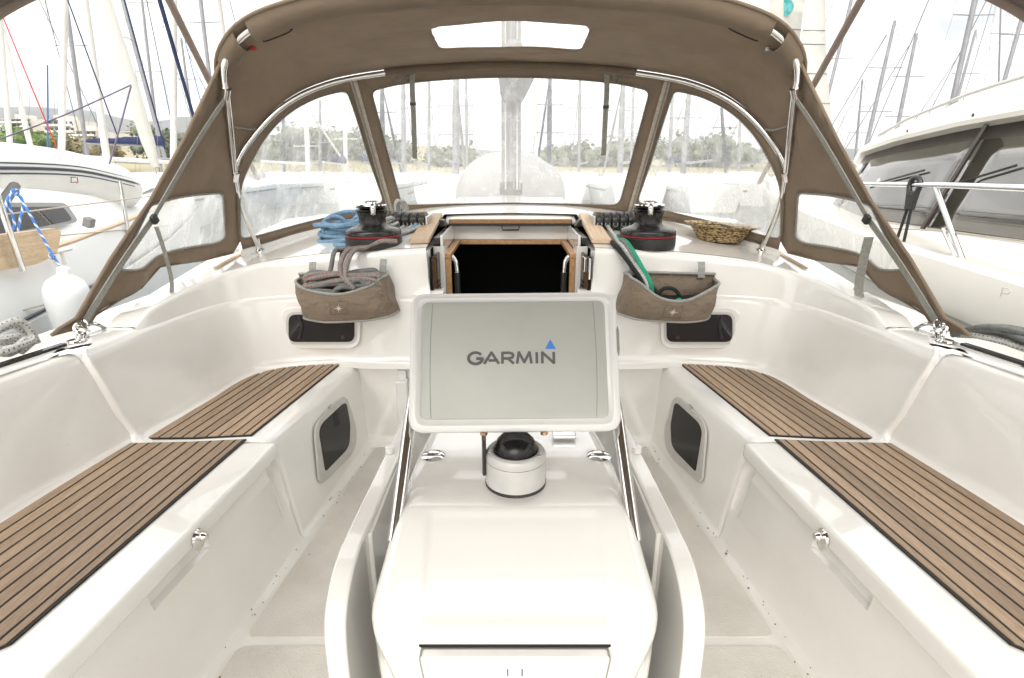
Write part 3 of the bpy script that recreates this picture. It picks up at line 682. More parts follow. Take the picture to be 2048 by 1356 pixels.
# blue coil on the cabin top, left
cx, cy = -.80, 2.66
t = thing('rope_coil', 'pale blue rope heaped in a coil beside the left winch', 'rope', (cx, cy, zt(cx, cy)))
rnd = random.Random(3)
pts = []
for k in range(95):
    a = k * .55; q = k / 150; ly = int(a / (2 * math.pi)) % 5
    rx = .125 + .030 * math.sin(a * .37) + rnd.uniform(-.012, .012); ry = .085 + .025 * math.cos(a * .23)
    px, py = cx + rx * math.cos(a), cy + ry * math.sin(a)
    pts.append((px, py, zt(px, py) + .012 + .0190 * ly + .012 * math.sin(a * 1.3 + ly)))
q = MB(); q.tube(crom(pts, 3), .0105, 8); q.build('coil', M['r_blue'], t)
for (ox, oy, h, tw) in ((-.06, -.03, .075, .3), (.075, .05, .095, -.6), (.10, .0, .08, .2)):
    lp = [(cx + ox + .058 * math.cos(a) * math.cos(tw), cy + oy + .04 * math.sin(tw) + .02 * math.cos(a), zt(cx, cy) + h * .62 + .052 * math.sin(a)) for a in [i * .5 for i in range(13)]]
    tube_obj('loop', lp, .0105, M['r_blue'], t, 8)
wr = [(cx + .05 + .030 * math.cos(a) + .014 * i, cy - .01 + .015 * math.sin(a) + .01 * i, zt(cx, cy) + .055 + .038 * math.sin(a)) for i in range(4) for a in [j * .7 for j in range(9)]]
tube_obj('wrap', wr, .0105, M['r_blue'], t, 8, 4)
tube_obj('tail', [(cx + .10, cy - .09, zt(cx, cy - .09) + .011), (cx + .0, cy - .16, zt(cx, cy - .16) + .011), (cx - .01, cy - .19, zt(cx, cy - .19) + .011), (cx + .06, cy - .21, zt(cx, cy - .2) + .011), (cx + .16, cy - .20, zt(cx, cy - .2) + .012), (cx + .30, cy - .02, zt(cx + .3, cy) + .012), (-.47, 2.695, zt(.47, 2.75) + .024)], .0105, M['r_blue'], t)
# pale grey line heap behind left winch, runs into the clutches
t = thing('rope_coil', 'pale grey rope heap wedged behind the left winch', 'rope', (-.62, 2.68, zt(.62, 2.68)))
pts = []
for k in range(70):
    a = k * .6; px, py = -.655 + (.075 + .02 * math.sin(a * .4)) * math.cos(a) , 2.70 + .05 * math.sin(a)
    pts.append((px, py, zt(px, py) + .011 + .0135 * (int(a / 6.28) % 5) + .006 * math.sin(a * 2.1)))
q = MB(); q.tube(crom(pts, 3), .0095, 8); q.build('coil', M['r_white'], t)
pts = []
for k in range(30):
    a = k * .7; pts.append((-.60 + .022 * math.cos(a) + .002 * k * .5, 2.90 + .02 * math.sin(a * .5), zt(.6, 2.9) + .07 + .045 * math.sin(a)))
tube_obj('hank', pts, .0095, M['r_white'], t, 8, 4)
for i, xx in enumerate((-.452, -.492, -.532)):
    pp = [(xx, 2.695, zt(xx, 2.695) + .024), (xx - .03, 2.66, zt(xx, 2.66) + .014), (xx - .08, 2.60 + .015 * i, zt(xx, 2.6) + .013), (-.70, 2.60 + .03 * i, zt(.7, 2.6) + .012), (-.80, 2.50 + .02 * i, zt(.8, 2.5) + .012)]
    tube_obj('line', pp, .0092, M['r_white'], t, 8)

# ================================================================== ROPE BAGS
def bag(s, dx, sag, label):
    t = thing('rope_bag', label, 'rope bag', (s * .72, 2.28, .58), 'canvas rope bags on the bulkhead')
    # plan stations from outboard back corner, round the front, to inboard back corner
    X = lambda x: s * (x - dx)
    plan_t = [(.925, 2.296), (.922, 2.25), (.905, 2.205), (.85, 2.180), (.77, 2.168), (.69, 2.168), (.62, 2.178), (.565, 2.195), (.545, 2.215), (.535, 2.25), (.532, 2.296)]
    plan_b = [(.905, 2.296), (.903, 2.25), (.888, 2.212), (.84, 2.195), (.77, 2.186), (.69, 2.184), (.62, 2.188), (.55, 2.205), (.515, 2.225), (.500, 2.255), (.497, 2.296)]
    zt_ = [q_ + .022 for q_ in (.760, .758, .752, .735 - sag * .5, .722 - sag, .722 - sag, .742 - sag * .6, .768, .780, .785, .787)]
    zb_ = [q_ + .024 for q_ in (.604, .602, .598, .594, .592, .594, .598, .606, .612, .616, .616)]
    pt = crom([(X(x), y, z) for (x, y), z in zip(plan_t, zt_)], 3); pb = crom([(X(x), y, z) for (x, y), z in zip(plan_b, zb_)], 3)
    def cen(f, i): # outward bulge
        p = pb[i].lerp(pt[i], f); bl = .016 * math.sin(math.pi * f); return p + V((0, -bl if p.y < 2.26 else 0, 0)) + V((.004 * math.sin(9 * f + i * .9), -.004 * math.sin(5 * f + i * .7), 0))
    n = len(pt); rows = [[cen(f, i) for i in range(n)] for f in [k / 10 for k in range(11)]]
    b = MB(); b.grid(rows); bot = [p.copy() for p in rows[0]]
    b.add(bot, [tuple(range(n))]); pouch = b.build('pouch', M['bag'], t, smooth=55, solid=.004)
    bk = MB(); bk.add([V((X(.925), 2.294, .62)), V((X(.532), 2.294, .62)), V((X(.532), 2.294, .815)), V((X(.925), 2.294, .805))], [(0, 1, 2, 3)]); bk.build('back_panel', M['bag'], t, solid=.003)
    r1 = MB(); r1.tube([p + V((0, 0, .001)) for p in rows[-1]], .0065, 8, uv=False); r1.build('rim_binding', M['trim'], t)
    r1 = MB(); r1.tube([p + V((0, -.001, .001)) for p in rows[0][3:-2]], .0055, 8, uv=False); r1.build('base_binding', M['trim'], t)
    r1 = MB(); r1.tube([V((X(.925), 2.288, .805)), V((X(.532), 2.288, .815))], .006, 8, uv=False); r1.build('back_binding', M['trim'], t)
    for xx, dz, lean in ((.862, .0, 0), (.556, .012, .02 if s > 0 else -.004)):
        lo = MB(); lo.ribbon([V((X(xx), 2.283, .79 + dz)), V((X(xx + lean * .5), 2.288, .83 + dz)), V((X(xx + lean), 2.302, .856 + dz))], (1, 0, 0), .030, .003); lo.build('hanging_loop', M['trim'], t, smooth=0)
    # stitched emblem: square patch outline and an eight-pointed star
    ic = 4 * 3 + 2; c = cen(.56, ic); c2 = cen(.56, ic + 1); ux = (c2 - c).normalized() * (1 if s > 0 else -1) ; ux = ux if ux.x > 0 else -ux
    uz = (cen(.7, ic) - cen(.45, ic)).normalized(); nn = ux.cross(uz); nn = nn if nn.y < 0 else -nn
    star = MB(); po = []
    for k in range(16):
        a = math.pi * k / 8 + math.pi / 2
        R_ = (.0225 if k % 4 == 0 else .0155) if k % 2 == 0 else .0048
        po.append(c + nn * .0065 + ux * R_ * math.cos(a) + uz * R_ * math.sin(a))
    star.slab(po, [p + nn * .001 for p in po]); star.build('star_emblem', M['emblem'], t, smooth=0)
    pa = MB(); sq = [c + nn * .0045 + ux * a + uz * b_ for a, b_ in ((-.038, -.028), (.038, -.028), (.038, .03), (-.038, .03))]
    pa.tube(sq + [sq[0]], .0011, 5, uv=False); pa.build('emblem_patch', M['bagdark'], t)
    for i0, i1 in ((3, 8), (n - 6, n - 12)):
        sm_ = MB(); sm_.tube([cen(f, 0).lerp(cen(f, 0), 0) if False else cen(f, int(lerp(i1, i0, f))) + V((0, -.0025, 0)) for f in [k / 10 for k in range(11)]], .0016, 5, uv=False); sm_.build('seam', M['bag'], t)
    return t, X
M['emblem'] = material('emblem_thread', (.62, .56, .46), .8); M['bagdark'] = material('dark_stitching', (.10, .08, .06), .9)
tl, XL = bag(-1, 0.0, 0.0, 'taupe canvas rope bag stuffed with grey red-flecked rope, left bulkhead')
tr2, XR = bag(1, .03, .028, 'sagging taupe canvas rope bag with black rope inside, right bulkhead')
# grey rope stuffed in the left bag, leading up to the winch
t = thing('sheet_rope', 'grey red-flecked rope folded in the left bag and led to winch', 'rope', (-.72, 2.25, .72))
rnd = random.Random(11)
for k in range(9):
    y = 2.195 + .085 * (k % 5) / 5 + rnd.uniform(-.005, .005); z = .764 + .016 * (k // 3) + .022 * (k % 5) / 5
    pts = [(-.885 + rnd.uniform(0, .03), y + .02, z - .025), (-.88 + rnd.uniform(0, .02), y, z - .004)] + [(-.85 + i * .052, y + rnd.uniform(-.010, .010), z + .010 * math.sin(i * .9 + k) + .004 * i) for i in range(6)] + [(-.555 - rnd.uniform(0, .02), y, z + .010), (-.55, y + .015, z - .02)]
    tube_obj('strand', pts, .0105, M['r_grey' if k % 4 else 'r_grey2'], t, 8)
tube_obj('strand', [(-.86, 2.20, .757), (-.80, 2.19, .752), (-.74, 2.188, .746), (-.70, 2.19, .724)], .0105, M['r_grey2'], t, 8)
tube_obj('strand', [(-.74, 2.188, .722), (-.735, 2.184, .757), (-.70, 2.184, .770), (-.66, 2.186, .764), (-.64, 2.19, .742)], .0105, M['r_grey2'], t, 8)
kn = [(-.64 + .026 * math.cos(a), 2.186 + .004 * a * .2, .778 + .022 * math.sin(a)) for a in [i * .5 for i in range(15)]] + [(-.60, 2.188, .782), (-.585, 2.19, .792)]
tube_obj('knot', kn, .0105, M['r_grey2'], t, 8)
for k, off in enumerate((0, .028)):
    pts = [(-.60, 2.185, .745), (-.655, 2.178, .765), (-.70 + off * .4, 2.185, .81), (-.715 + off, 2.215, .86), (-.705 + off, 2.29, .905), (-.66 + off * .8, 2.35, ztop(.66, 2.36) + .018), (-.60 + off, 2.37 - off * .3, ztop(.6, 2.36) + .026 + off * .5), (-.52 + off * .3, 2.40, ztop(.6, 2.40) + .03)]
    tube_obj('strand', pts[1:], .0105, M['r_grey'], t, 8)
tube_obj('strand', [(-.80, 2.26, .77), (-.775, 2.265, .83), (-.765, 2.31, .90), (-.74, 2.36, ztop(.75, 2.36) + .012), (-.69, 2.42, ztop(.7, 2.42) + .012)], .010, M['r_grey2'], t, 8)
t = thing('cord', 'thin black cord dropping over the left bulkhead edge into the bag', 'rope', (-.75, 2.3, .8))
tube_obj('cord_run', [(-.745, 2.26, .77), (-.742, 2.285, .82), (-.742, 2.325, .89), (-.735, 2.36, ztop(.73, 2.36) + .006), (-.69, 2.37, ztop(.69, 2.37) + .006)], .006, M['r_black'], t, 8)
# right: black, grey and green lines
def lead(x0, xm, xe, ze, dz, ye=2.23): return [(x0, 2.695, zt(x0, 2.695) + .024), (x0 - .005, 2.68, zt(x0, 2.68) + .014 + dz), (lerp(x0, xm, .55), 2.55, zt(.5, 2.55) + .013 + dz), (xm, 2.40, zt(.5, 2.40) + .014 + dz), (xm + .012, 2.335, .905 + dz), (lerp(xm, xe, .6), 2.27, .84), (xe, ye, .775), (xe + .012, ye, ze)]
t = thing('control_line', 'black control line led from the right clutches into the bag', 'rope', (.46, 2.4, .9)); tube_obj('line', lead(.455, .462, .565, .70, 0), .0095, M['r_black'], t); tube_obj('line', [(.50, 2.36, .925), (.545, 2.30, .87), (.585, 2.255, .79), (.63, 2.22, .735), (.66, 2.22, .70)], .0085, M['r_black'], t)
tube_obj('line', [(.625, 2.22, .72), (.655, 2.215, .756), (.70, 2.215, .752), (.735, 2.22, .71)], .0085, M['r_black'], t)
for k in range(7):
    tube_obj('bundle', [(.56 + .01 * k, 2.21 + .012 * (k % 4), .66), (.62, 2.20 + .012 * k, .698 + .004 * (k % 3)), (.70, 2.20 + .012 * k, .700 + .006 * (k % 2)), (.80, 2.20 + .012 * k, .704), (.86, 2.22 + .008 * k, .69)], .011, M['r_black'], t, 8)
t = thing('control_line', 'grey control line between black and green lines, right side', 'rope', (.49, 2.4, .9)); tube_obj('line', lead(.492, .485, .582, .70, .006), .0095, M['r_white'], t); tube_obj('line', lead(.497, .495, .578, .70, .018, 2.24)[3:], .008, M['r_grey2'], t)
t = thing('control_line', 'green control line curving past the right winch into its bag', 'rope', (.55, 2.4, .9)); gl_ = lead(.652, .510, .598, .70, .012)
tube_obj('line', [(.652, 2.695, zt(.65, 2.695) + .024), (.62, 2.69, zt(.62, 2.69) + .02), (.575, 2.60, zt(.57, 2.6) + .016), (.508, 2.53, zt(.5, 2.53) + .014)], .0105, M['r_mint'], t)
tube_obj('line', [(.510, 2.534, zt(.5, 2.53) + .014), (.492, 2.46, zt(.5, 2.46) + .018)] + gl_[3:], .012, M['r_green'], t)
tube_obj('line', [(.70, 2.195, .69), (.715, 2.19, .712), (.73, 2.20, .69)], .011, M['r_green'], t)
# wicker basket on the cabin top, right
bx, by = 1.035, 2.66; bz = ztop(bx, by)
t = thing('basket', 'shallow oval wicker basket on cabin top beside right hoop foot', 'basket', (bx, by, bz))
R_ = Matrix.Translation((bx, by, bz + .004)) @ Matrix.Rotation(-.22, 4, 'Z') @ Matrix.Rotation(math.radians(3.5), 4, 'Y') @ Matrix.Diagonal((1.25, .95, 1, 1))
rows = []; n = 64
for i in range(13):
    f = i / 12; r = .076 + .040 * f ** 1.1; z = .066 * f
    rows.append([R_ @ V(((r + .0028 * math.sin(k * math.pi / 2 + i * math.pi)) * math.cos(2 * math.pi * k / n), (r + .0028 * math.sin(k * math.pi / 2 + i * math.pi)) * math.sin(2 * math.pi * k / n), z)) for k in range(n)])
q = MB(); q.grid(rows, closed=True, capa=True); q.build('basket_side', M['wicker'], t, solid=.005)
rows = []
for r, z in ((.112, .064), (.128, .068), (.140, .0735), (.142, .077), (.138, .078), (.116, .072), (.110, .067)):
    rows.append([R_ @ V(((r + (.002 if k % 2 else -.001)) * math.cos(2 * math.pi * k / n), (r + (.002 if k % 2 else -.001)) * math.sin(2 * math.pi * k / n), z + (.0012 if k % 4 < 2 else 0))) for k in range(n)])
q = MB(); q.grid(rows, closed=True); q.build('basket_rim', M['wicker'], t)

# ================================================================== COCKPIT TABLE WITH CONSOLE
t = thing('cockpit_table', 'white moulded cockpit table console with folded side leaves', 'table', (0, 1.2, 0))
TX = .008
prof = [(1.95, .40, .20), (1.93, .50, .205), (1.90, .535, .21), (1.5, .575, .215), (1.30, .592, .222), (1.16, .603, .230), (1.10, .606, .2335), (1.0, .602, .2385), (.94, .592, .243), (.915, .583, .2455), (.89, .566, .250), (.85, .528, .259), (.81, .487, .270), (.785, .458, .2745), (.766, .435, .270), (.752, .412, .262), (.744, .385, .252), (.738, .34, .236), (.735, .28, .226), (.733, .15, .215), (.732, .0, .21)]
prof = crom([(w_, y, z) for y, z, w_ in prof], 4)
def panelmask(a, b):
    return a
rows = []
np_ = len(prof)
for i, q in enumerate(prof):
    w_, y, z = q; nx = prof[min(i + 1, np_ - 1)]; pv = prof[max(i - 1, 0)]
    tn = V((0, nx[1] - pv[1], nx[2] - pv[2])).normalized(); nm = V((0, tn.z, -tn.y)); nm = nm if nm.z > 0 or nm.y < -.3 else -nm
    row = []; R_ = .034
    # recess in the sloping face
    rz = max(0, min(1, (.918 - y) / .012)) * max(0, min(1, (z - .440) / .012))
    xs = [0, .05, .10, .14, .160, .166, .172, .178, .186]
    half = []
    for x in xs:
        if x > w_ - R_: continue
        rec = rz * max(0, min(1, (.178 - x) / .012)) * .0055
        half.append((x, -rec))
    for k in range(9):
        a = math.pi / 2 * k / 8; half.append((w_ - R_ + R_ * math.sin(a), -R_ + R_ * math.cos(a)))
    dep = [.10, .20, .34]
    for d_ in dep: half.append((w_ - .010 * d_ / .34, -d_))
    while len(half) < len(xs) + 12: half.insert(0, half[0])
    def pt(x, d_): # d_ below the surface: vertical for the skirts
        return V((TX + x, y, z)) + (nm * d_ if d_ > -.05 else nm * -.034 + V((0, 0, d_ + .034)))
    row = [pt(-x, d_) for x, d_ in half[::-1]] + [pt(x, d_) for x, d_ in half]
    for p in row: p.z = max(p.z, .0); p.y = max(p.y, .728)
    rows.append(row)
q = MB(); q.grid(rows); body = q.build('console', M['gel2'], t, smooth=55)
# drawer front at the bottom of the aft face
po = rpoly([(-.172, .413), (.172, .413), (.150, .25), (-.150, .25)], [.010, .010, .02, .02], 4)
q = MB(); q.slab([V((TX + p.x, .748 - (.413 - p.y) * .06, p.y)) for p in po], [V((TX + p.x, .727 - (.413 - p.y) * .06, p.y)) for p in po]); dr = q.build('drawer_front', M['gel2'], t, bevel=.005, bseg=3)
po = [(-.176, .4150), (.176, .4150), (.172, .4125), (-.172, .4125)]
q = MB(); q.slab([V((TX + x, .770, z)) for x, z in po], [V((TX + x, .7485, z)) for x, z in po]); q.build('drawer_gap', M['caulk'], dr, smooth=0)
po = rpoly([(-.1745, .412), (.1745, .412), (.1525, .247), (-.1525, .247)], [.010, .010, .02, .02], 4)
q = MB(); q.slab([V((TX + p.x, .752 - (.413 - p.y) * .06, p.y)) for p in po], [V((TX + p.x, .7315 - (.413 - p.y) * .06, p.y)) for p in po]); q.build('drawer_edge_shade', M['line'], dr, smooth=0)  # grey rim slab; its colour stands in for soft shadow round the drawer
q = MB()
for xx in (-.013, .013): q.box((TX + xx - .0012, .7245, .372), (TX + xx + .0012, .7275, .388))
q.build('drawer_latch', M['logo'], dr, smooth=0)
q = MB(); q.tube([V((TX + .042 * math.cos(a), .7262, .366 + .026 * math.sin(a))) for a in [math.pi * k / 16 for k in range(17)]], .0014, 5, uv=False); q.build('finger_moulding', M['gel2'], dr)
# folded leaves hanging on each side
for s in (-1, 1):
    sec = crom([(0, .772, .02), (0, .772, .30), (0, .778, .40), (0, .800, .452), (0, .85, .492), (0, .905, .508)], 5) + [V((0, 1.02, .512)), V((0, 1.9, .512)), V((0, 1.9, .02))]
    A = [V((TX + s * (.362 - .03 * min(1, max(0, (p.y - .80) / .9))), p.y, p.z)) for p in sec]; B = [V((TX + s * (.320 - .03 * min(1, max(0, (p.y - .80) / .9))), p.y, p.z)) for p in sec]
    q = MB(); q.slab(A, B); lf = q.build('table_leaf', M['gel2'], t, bevel=.007, bseg=3, smooth=40)
    q = MB(); q.box((TX + min(s * .306, s * .3195), .955, .10), (TX + max(s * .306, s * .3195), 1.88, .499)); q.build('leaf_backing', M['gel2'], t, bevel=.004)
    hb_ = MB(); hc = U(808 if s < 0 else 1262, 903, z=.515); hb_.lathe([(.0001, 0), (.012, 0), (.012, .016), (.0001, .018)], 14, Matrix.Translation((TX + s * .335, hc.y, .513)), caps=False); hb_.build('leaf_stop', M['pod'], lf)
    # stainless grab rail
    q = MB(); q.tube(crom([(TX + s * .2430, .890, .533), (TX + s * .2405, .915, .5615), (TX + s * .226, 1.075, .745), (TX + s * .214, 1.13, .80), (TX + s * .18, 1.17, .83), (TX + s * .10, 1.18, .845), (TX, 1.18, .845)], 6), .0135, 14); q.build('grab_rail', M['chrome'], t)
    # chrome oval caps on the console top
    c = U(866 if s < 0 else 1198, 912, z=.606)
    e = MB(); e.lathe([(.0001, 0), (.028, 0), (.0285, .003), (.022, .0075), (.010, .009), (.0001, .0092)], 28, Matrix.Translation((c.x, c.y, .6045)) @ Matrix.Diagonal((1.0, .88, 1, 1)), caps=False); e.build('oval_cap', M['chrome'], t)
    e = MB(); e.box((c.x - .012, c.y - .006, .613), (c.x + .012, c.y - .0005, .6142)); e.build('cap_slot', M['logo'], t, smooth=0)
# chrome fitting behind the compass
e = MB(); c = U(1128, 877, z=.607); e.box((c.x - .03, c.y - .01, .606), (c.x + .03, c.y + .02, .620)); e.build('deck_fitting', M['chrome'], t, bevel=.005)

# ================================================================== COMPASS
cc = V((TX + .003, 1.000, .6035))
t = thing('compass', 'silver round binnacle compass with dark dome under the chart plotter', 'compass', cc)
T = Matrix.Translation(cc) @ Matrix.Rotation(math.radians(-2), 4, 'X')
def lt(name, prof, mat, n=48): q = MB(); q.lathe(prof, n, T, caps=False); return q.build(name, mat, t, smooth=35)
lt('gasket', [(.0001, -.004), (.0655, -.004), (.0655, .0025), (.0645, .003)], M['black'])
lt('housing', [(.0648, .0025), (.0648, .0535), (.0642, .0545)], M['silver'])
lt('housing_joint', [(.0638, .054), (.0638, .0562)], M['black'])
lt('bezel', [(.0645, .0558), (.0648, .0565), (.0645, .066), (.061, .0725), (.055, .0755), (.0495, .0745), (.0465, .071)], M['silver'])
lt('dome', [(.047, .070), (.0455, .082), (.040, .095), (.030, .105), (.016, .111), (.0001, .113)], M['glassdome'])
for a in (-.55, 3.35, .75, 2.2):
    e = MB(); c = V((.0565 * math.cos(a), .0565 * math.sin(a), .0738)); e.lathe([(.0001, 0), (.0045, 0), (.0042, .002), (.0001, .0022)], 12, T @ Matrix.Translation(c), caps=False); e.build('bezel_screw', M['chrome'], t)
e = MB(); rows = []
for k in range(9):
    a = math.radians(165 + k * 4); rows.append([T @ V((r * math.cos(a), r * math.sin(a), z)) for r, z in ((.066, .022), (.072, .022), (.072, .105), (.066, .105))])
e.grid(rows, closed=True, capa=True, capb=True); e.build('sun_shade', M['black'], t, smooth=40)

# ================================================================== CHART PLOTTER
pb, ptp = V((TX, 1.005, .716)), V((TX, 1.146, .985))
upv = (ptp - pb).normalized(); rt = V((1, 0, 0)); Rr = Matrix.Rotation(math.radians(1.0), 3, upv.cross(rt)); nf = rt.cross(upv); nf = nf if nf.y < 0 else -nf
roll = math.radians(.55); rt2 = (rt * math.cos(roll) + upv * math.sin(roll)); up2 = (upv * math.cos(roll) - rt * math.sin(roll))
pc = (pb + ptp) / 2
t = thing('chart_plotter', 'grey-covered marine chart plotter in white pod above the console', 'plotter', pb)
def Q(x, y, d): return pc + rt2 * x + up2 * y + nf * d
HW, HH = .2265, .1520
rows = []
def rr(hw, hh, r, n=7): return rpoly([(-hw, -hh), (hw, -hh), (hw, hh), (-hw, hh)], r, n)
for d_, ins, r in ((-.10, .07, .03), (-.085, .04, .035), (-.05, .010, .038), (-.02, .001, .036), (-.004, 0, .035), (.004, .002, .034), (.009, .007, .031), (.011, .013, .028), (.0105, .017, .026), (.008, .0195, .024)):
    rows.append([Q(p.x, p.y, d_) for p in rr(HW - ins, HH - ins, r)])
q = MB(); q.grid(rows, closed=True, capa=True, capb=True); pod = q.build('pod', M['pod'], t, smooth=50)
cw, ch = .1985, .1265; rows = []
for d_, ins, r in ((.004, 0, .016), (.011, 0, .016), (.0128, .0015, .015), (.0135, .004, .013)):
    rows.append([Q(p.x - .001, p.y + .002, d_) for p in rr(cw - ins, ch - ins, r)])
q = MB(); q.grid(rows, closed=True, capb=True); q.build('screen_cover', M['cover'], t, smooth=50)
for xx in (-.178, .174):
    q = MB(); sg = 1 if xx > 0 else -1
    q.tube([Q(xx + .004 * sg * (1 - (2 * k / 10 - 1) ** 2) - .002 * sg, lerp(-.122, .126, k / 10), .0134) for k in range(11)], .0008, 5, uv=False); q.build('cover_crease', M['line'], t)
q = MB(); q.slab([Q(.2235, y, d_) for y, d_ in ((.01, -.004), (.075, -.004), (.068, .007), (.017, .007))], [Q(.2285, y, d_) for y, d_ in ((.01, -.004), (.075, -.004), (.062, .005), (.023, .005))]); q.build('card_door', M['line'], t, smooth=0)
for xx in (-.066, .062):
    q = MB(); q.lathe([(.0001, -.004), (.008, -.004), (.008, .003), (.0001, .004)], 14, Matrix.Translation(Q(xx, -HH - .001, -.004)) @ Matrix.Rotation(math.pi, 4, 'X'), caps=False); q.build('pod_screw', M['brass'], t)
# lettering
def letter(strokes, x0, y0, w_, h, th, name, mat):
    q = MB()
    for st in strokes:
        L_ = [V((x0 + a * w_, y0 + b * h)) for a, b in st]
        for i in range(len(L_) - 1):
            a, b = L_[i], L_[i + 1]; d_ = (b - a).normalized(); e_ = V((-d_.y, d_.x)) * th / 2
            ext = d_ * (th * .28)
            aa = a - (ext if i else V((0, 0))); bb = b + (ext if i < len(L_) - 2 else V((0, 0)))
            co = [aa + e_, aa - e_, bb - e_, bb + e_]
            zo = .0004 + .00012 * i
            q.slab([Q(p.x, p.y, .0130) for p in co], [Q(p.x, p.y, .0138 + zo) for p in co])
    q.build(name, mat, t, smooth=0, weld=False)
G = [[(.5 + .5 * math.cos(a), .5 + .5 * math.sin(a)) for a in [math.radians(k) for k in range(38, 352, 12)]] + [(.985, .46), (.55, .46)]]
LET = [('G', G), ('A', [[(0, 0), (.5, 1), (1, 0)], [(.30, .30), (.95, .30)]]), ('R', [[(.08, 0), (.08, .96), (.62, .96), (.86, .88), (.94, .72), (.86, .55), (.62, .46), (.08, .46)], [(.52, .46), (.98, 0)]]), ('M', [[(.04, 0), (.16, 1), (.5, .12), (.84, 1), (.96, 0)]]), ('I', [[(.5, 0), (.5, 1)]]), ('N', [[(.06, 0), (.06, .97), (.94, .03), (.94, 1)]])]
ws = [q_ * .93 for q_ in (.032, .034, .029, .036, .010, .030)]; gap = [.0033, .0055, .005, .0055, .0055, 0]
x = -.0975; y0 = -.0075
for (nm, st), w_, g_ in zip(LET, ws, gap):
    letter(st, x, y0, w_, .0245, .0058, 'logo_letter', M['logo']); x += w_ + g_
q = MB(); tri = [(.0665, .0235), (.0895, .0235), (.078, .0440)]
q.slab([Q(a, b, .0130) for a, b in tri], [Q(a, b, .0144) for a, b in tri]); q.build('logo_triangle', M['blue_logo'], t, smooth=0)
# ================================================================== SPRAYHOOD
hood = thing('sprayhood', 'taupe canvas sprayhood with clear windows over the companionway', 'sprayhood', (0, 2.7, .95))
HP0, HN = V((0, 2.6, .86)), V((0, 1, .6)).normalized()
def hoopP(u, v): return UP(u, v, HP0, HN)
def g_ws(x, z): return 3.32 - .93 * (z - 1.04) - .5 * min(abs(x), 1.3) ** 3
def WS(u, v, off=0.0):
    r = ray(u, v); y = 2.9
    for _ in range(60):
        p = V((0, 0, HCAM)) + r * (y / r.y); y = lerp(y, g_ws(p.x, p.z), .4)
    p = V((0, 0, HCAM)) + r * (y / r.y)
    return p + V((0, -1, 0)) * off
def mir(p): return V((-p.x, p.y, p.z))
def both(L_): return L_ + [mir(p) for p in L_[-2::-1]]
hp = [(518, 497), (499, 457), (482, 410), (470, 350), (455, 205), (447, 160), (449, 128), (463, 98), (492, 66), (545, 38), (640, 12), (800, -9), (1021, -17)]
Ah = crom(both([hoopP(*p) for p in hp]), 6)
fp = [(474, 352), (487, 312), (507, 278), (532, 246), (566, 213), (606, 187), (650, 169), (690, 158), (760, 146), (850, 136), (1021, 129)]
Fl = [WS(*p) for p in fp]; j0 = hoopP(470, 350); dj = j0 - Fl[0]
for i, w_ in enumerate((1, .75, .5, .3, .15)): Fl[i] = Fl[i] + dj * w_
Fh = crom(both(Fl), 6)
EYE = V((0, 0, HCAM))
At = [p + (EYE - p).normalized() * .035 * max(0, min(1, (hoopP(455, 112).z - p.z) / .10)) for p in Ah]
q = MB(); q.tube(At, .0125, 14); ahoop = q.build('rear_hoop', M['chrome'], hood)
q = MB(); q.tube([p + V((0, -.014, -.006)) for p in Fh], .0115, 14); q.build('front_hoop', M['chrome'], hood)
for s in (-1, 1):
    def mm(p): return p if s < 0 else mir(p)
    for (u, v) in ((470, 352), (452, 186)):
        c = hoopP(u, v); c = c + (EYE - c).normalized() * .035; d_ = (hoopP(u - 1, v + 6) - hoopP(u + 1, v - 6)).normalized()
        q = MB(); q.tube([mm(c - d_ * .022), mm(c + d_ * .022)], .0165, 14); q.build('hoop_clamp', M['chrome'], hood)
    f0 = hoopP(518, 497); f0 = f0 + (EYE - f0).normalized() * .035
    q = MB(); q.lathe([(.0001, -.004), (.026, -.004), (.024, .004), (.012, .010), (.012, .03), (.0001, .031)], 16, Matrix.Translation(mm(V((f0.x, f0.y, zcab(abs(f0.x), f0.y) + .003)))), caps=False); q.build('hoop_foot', M['chrome'], hood)
    q = MB(); q.tube([mm(f0 + V((0, 0, -.03))), mm(f0 + V((-.004, -.01, .05)))], .0165, 14); q.build('foot_socket', M['chrome'], hood)
    c = hoopP(446, 190); c = c + (EYE - c).normalized() * .04; q = MB(); q.tube([mm(c + V((-.012 + .016 * math.cos(a), 0, .022 * math.sin(a)))) for a in [k * math.pi / 8 for k in range(16)]], .0035, 6, closed=True); q.build('strap_ring', M['chrome'], hood)
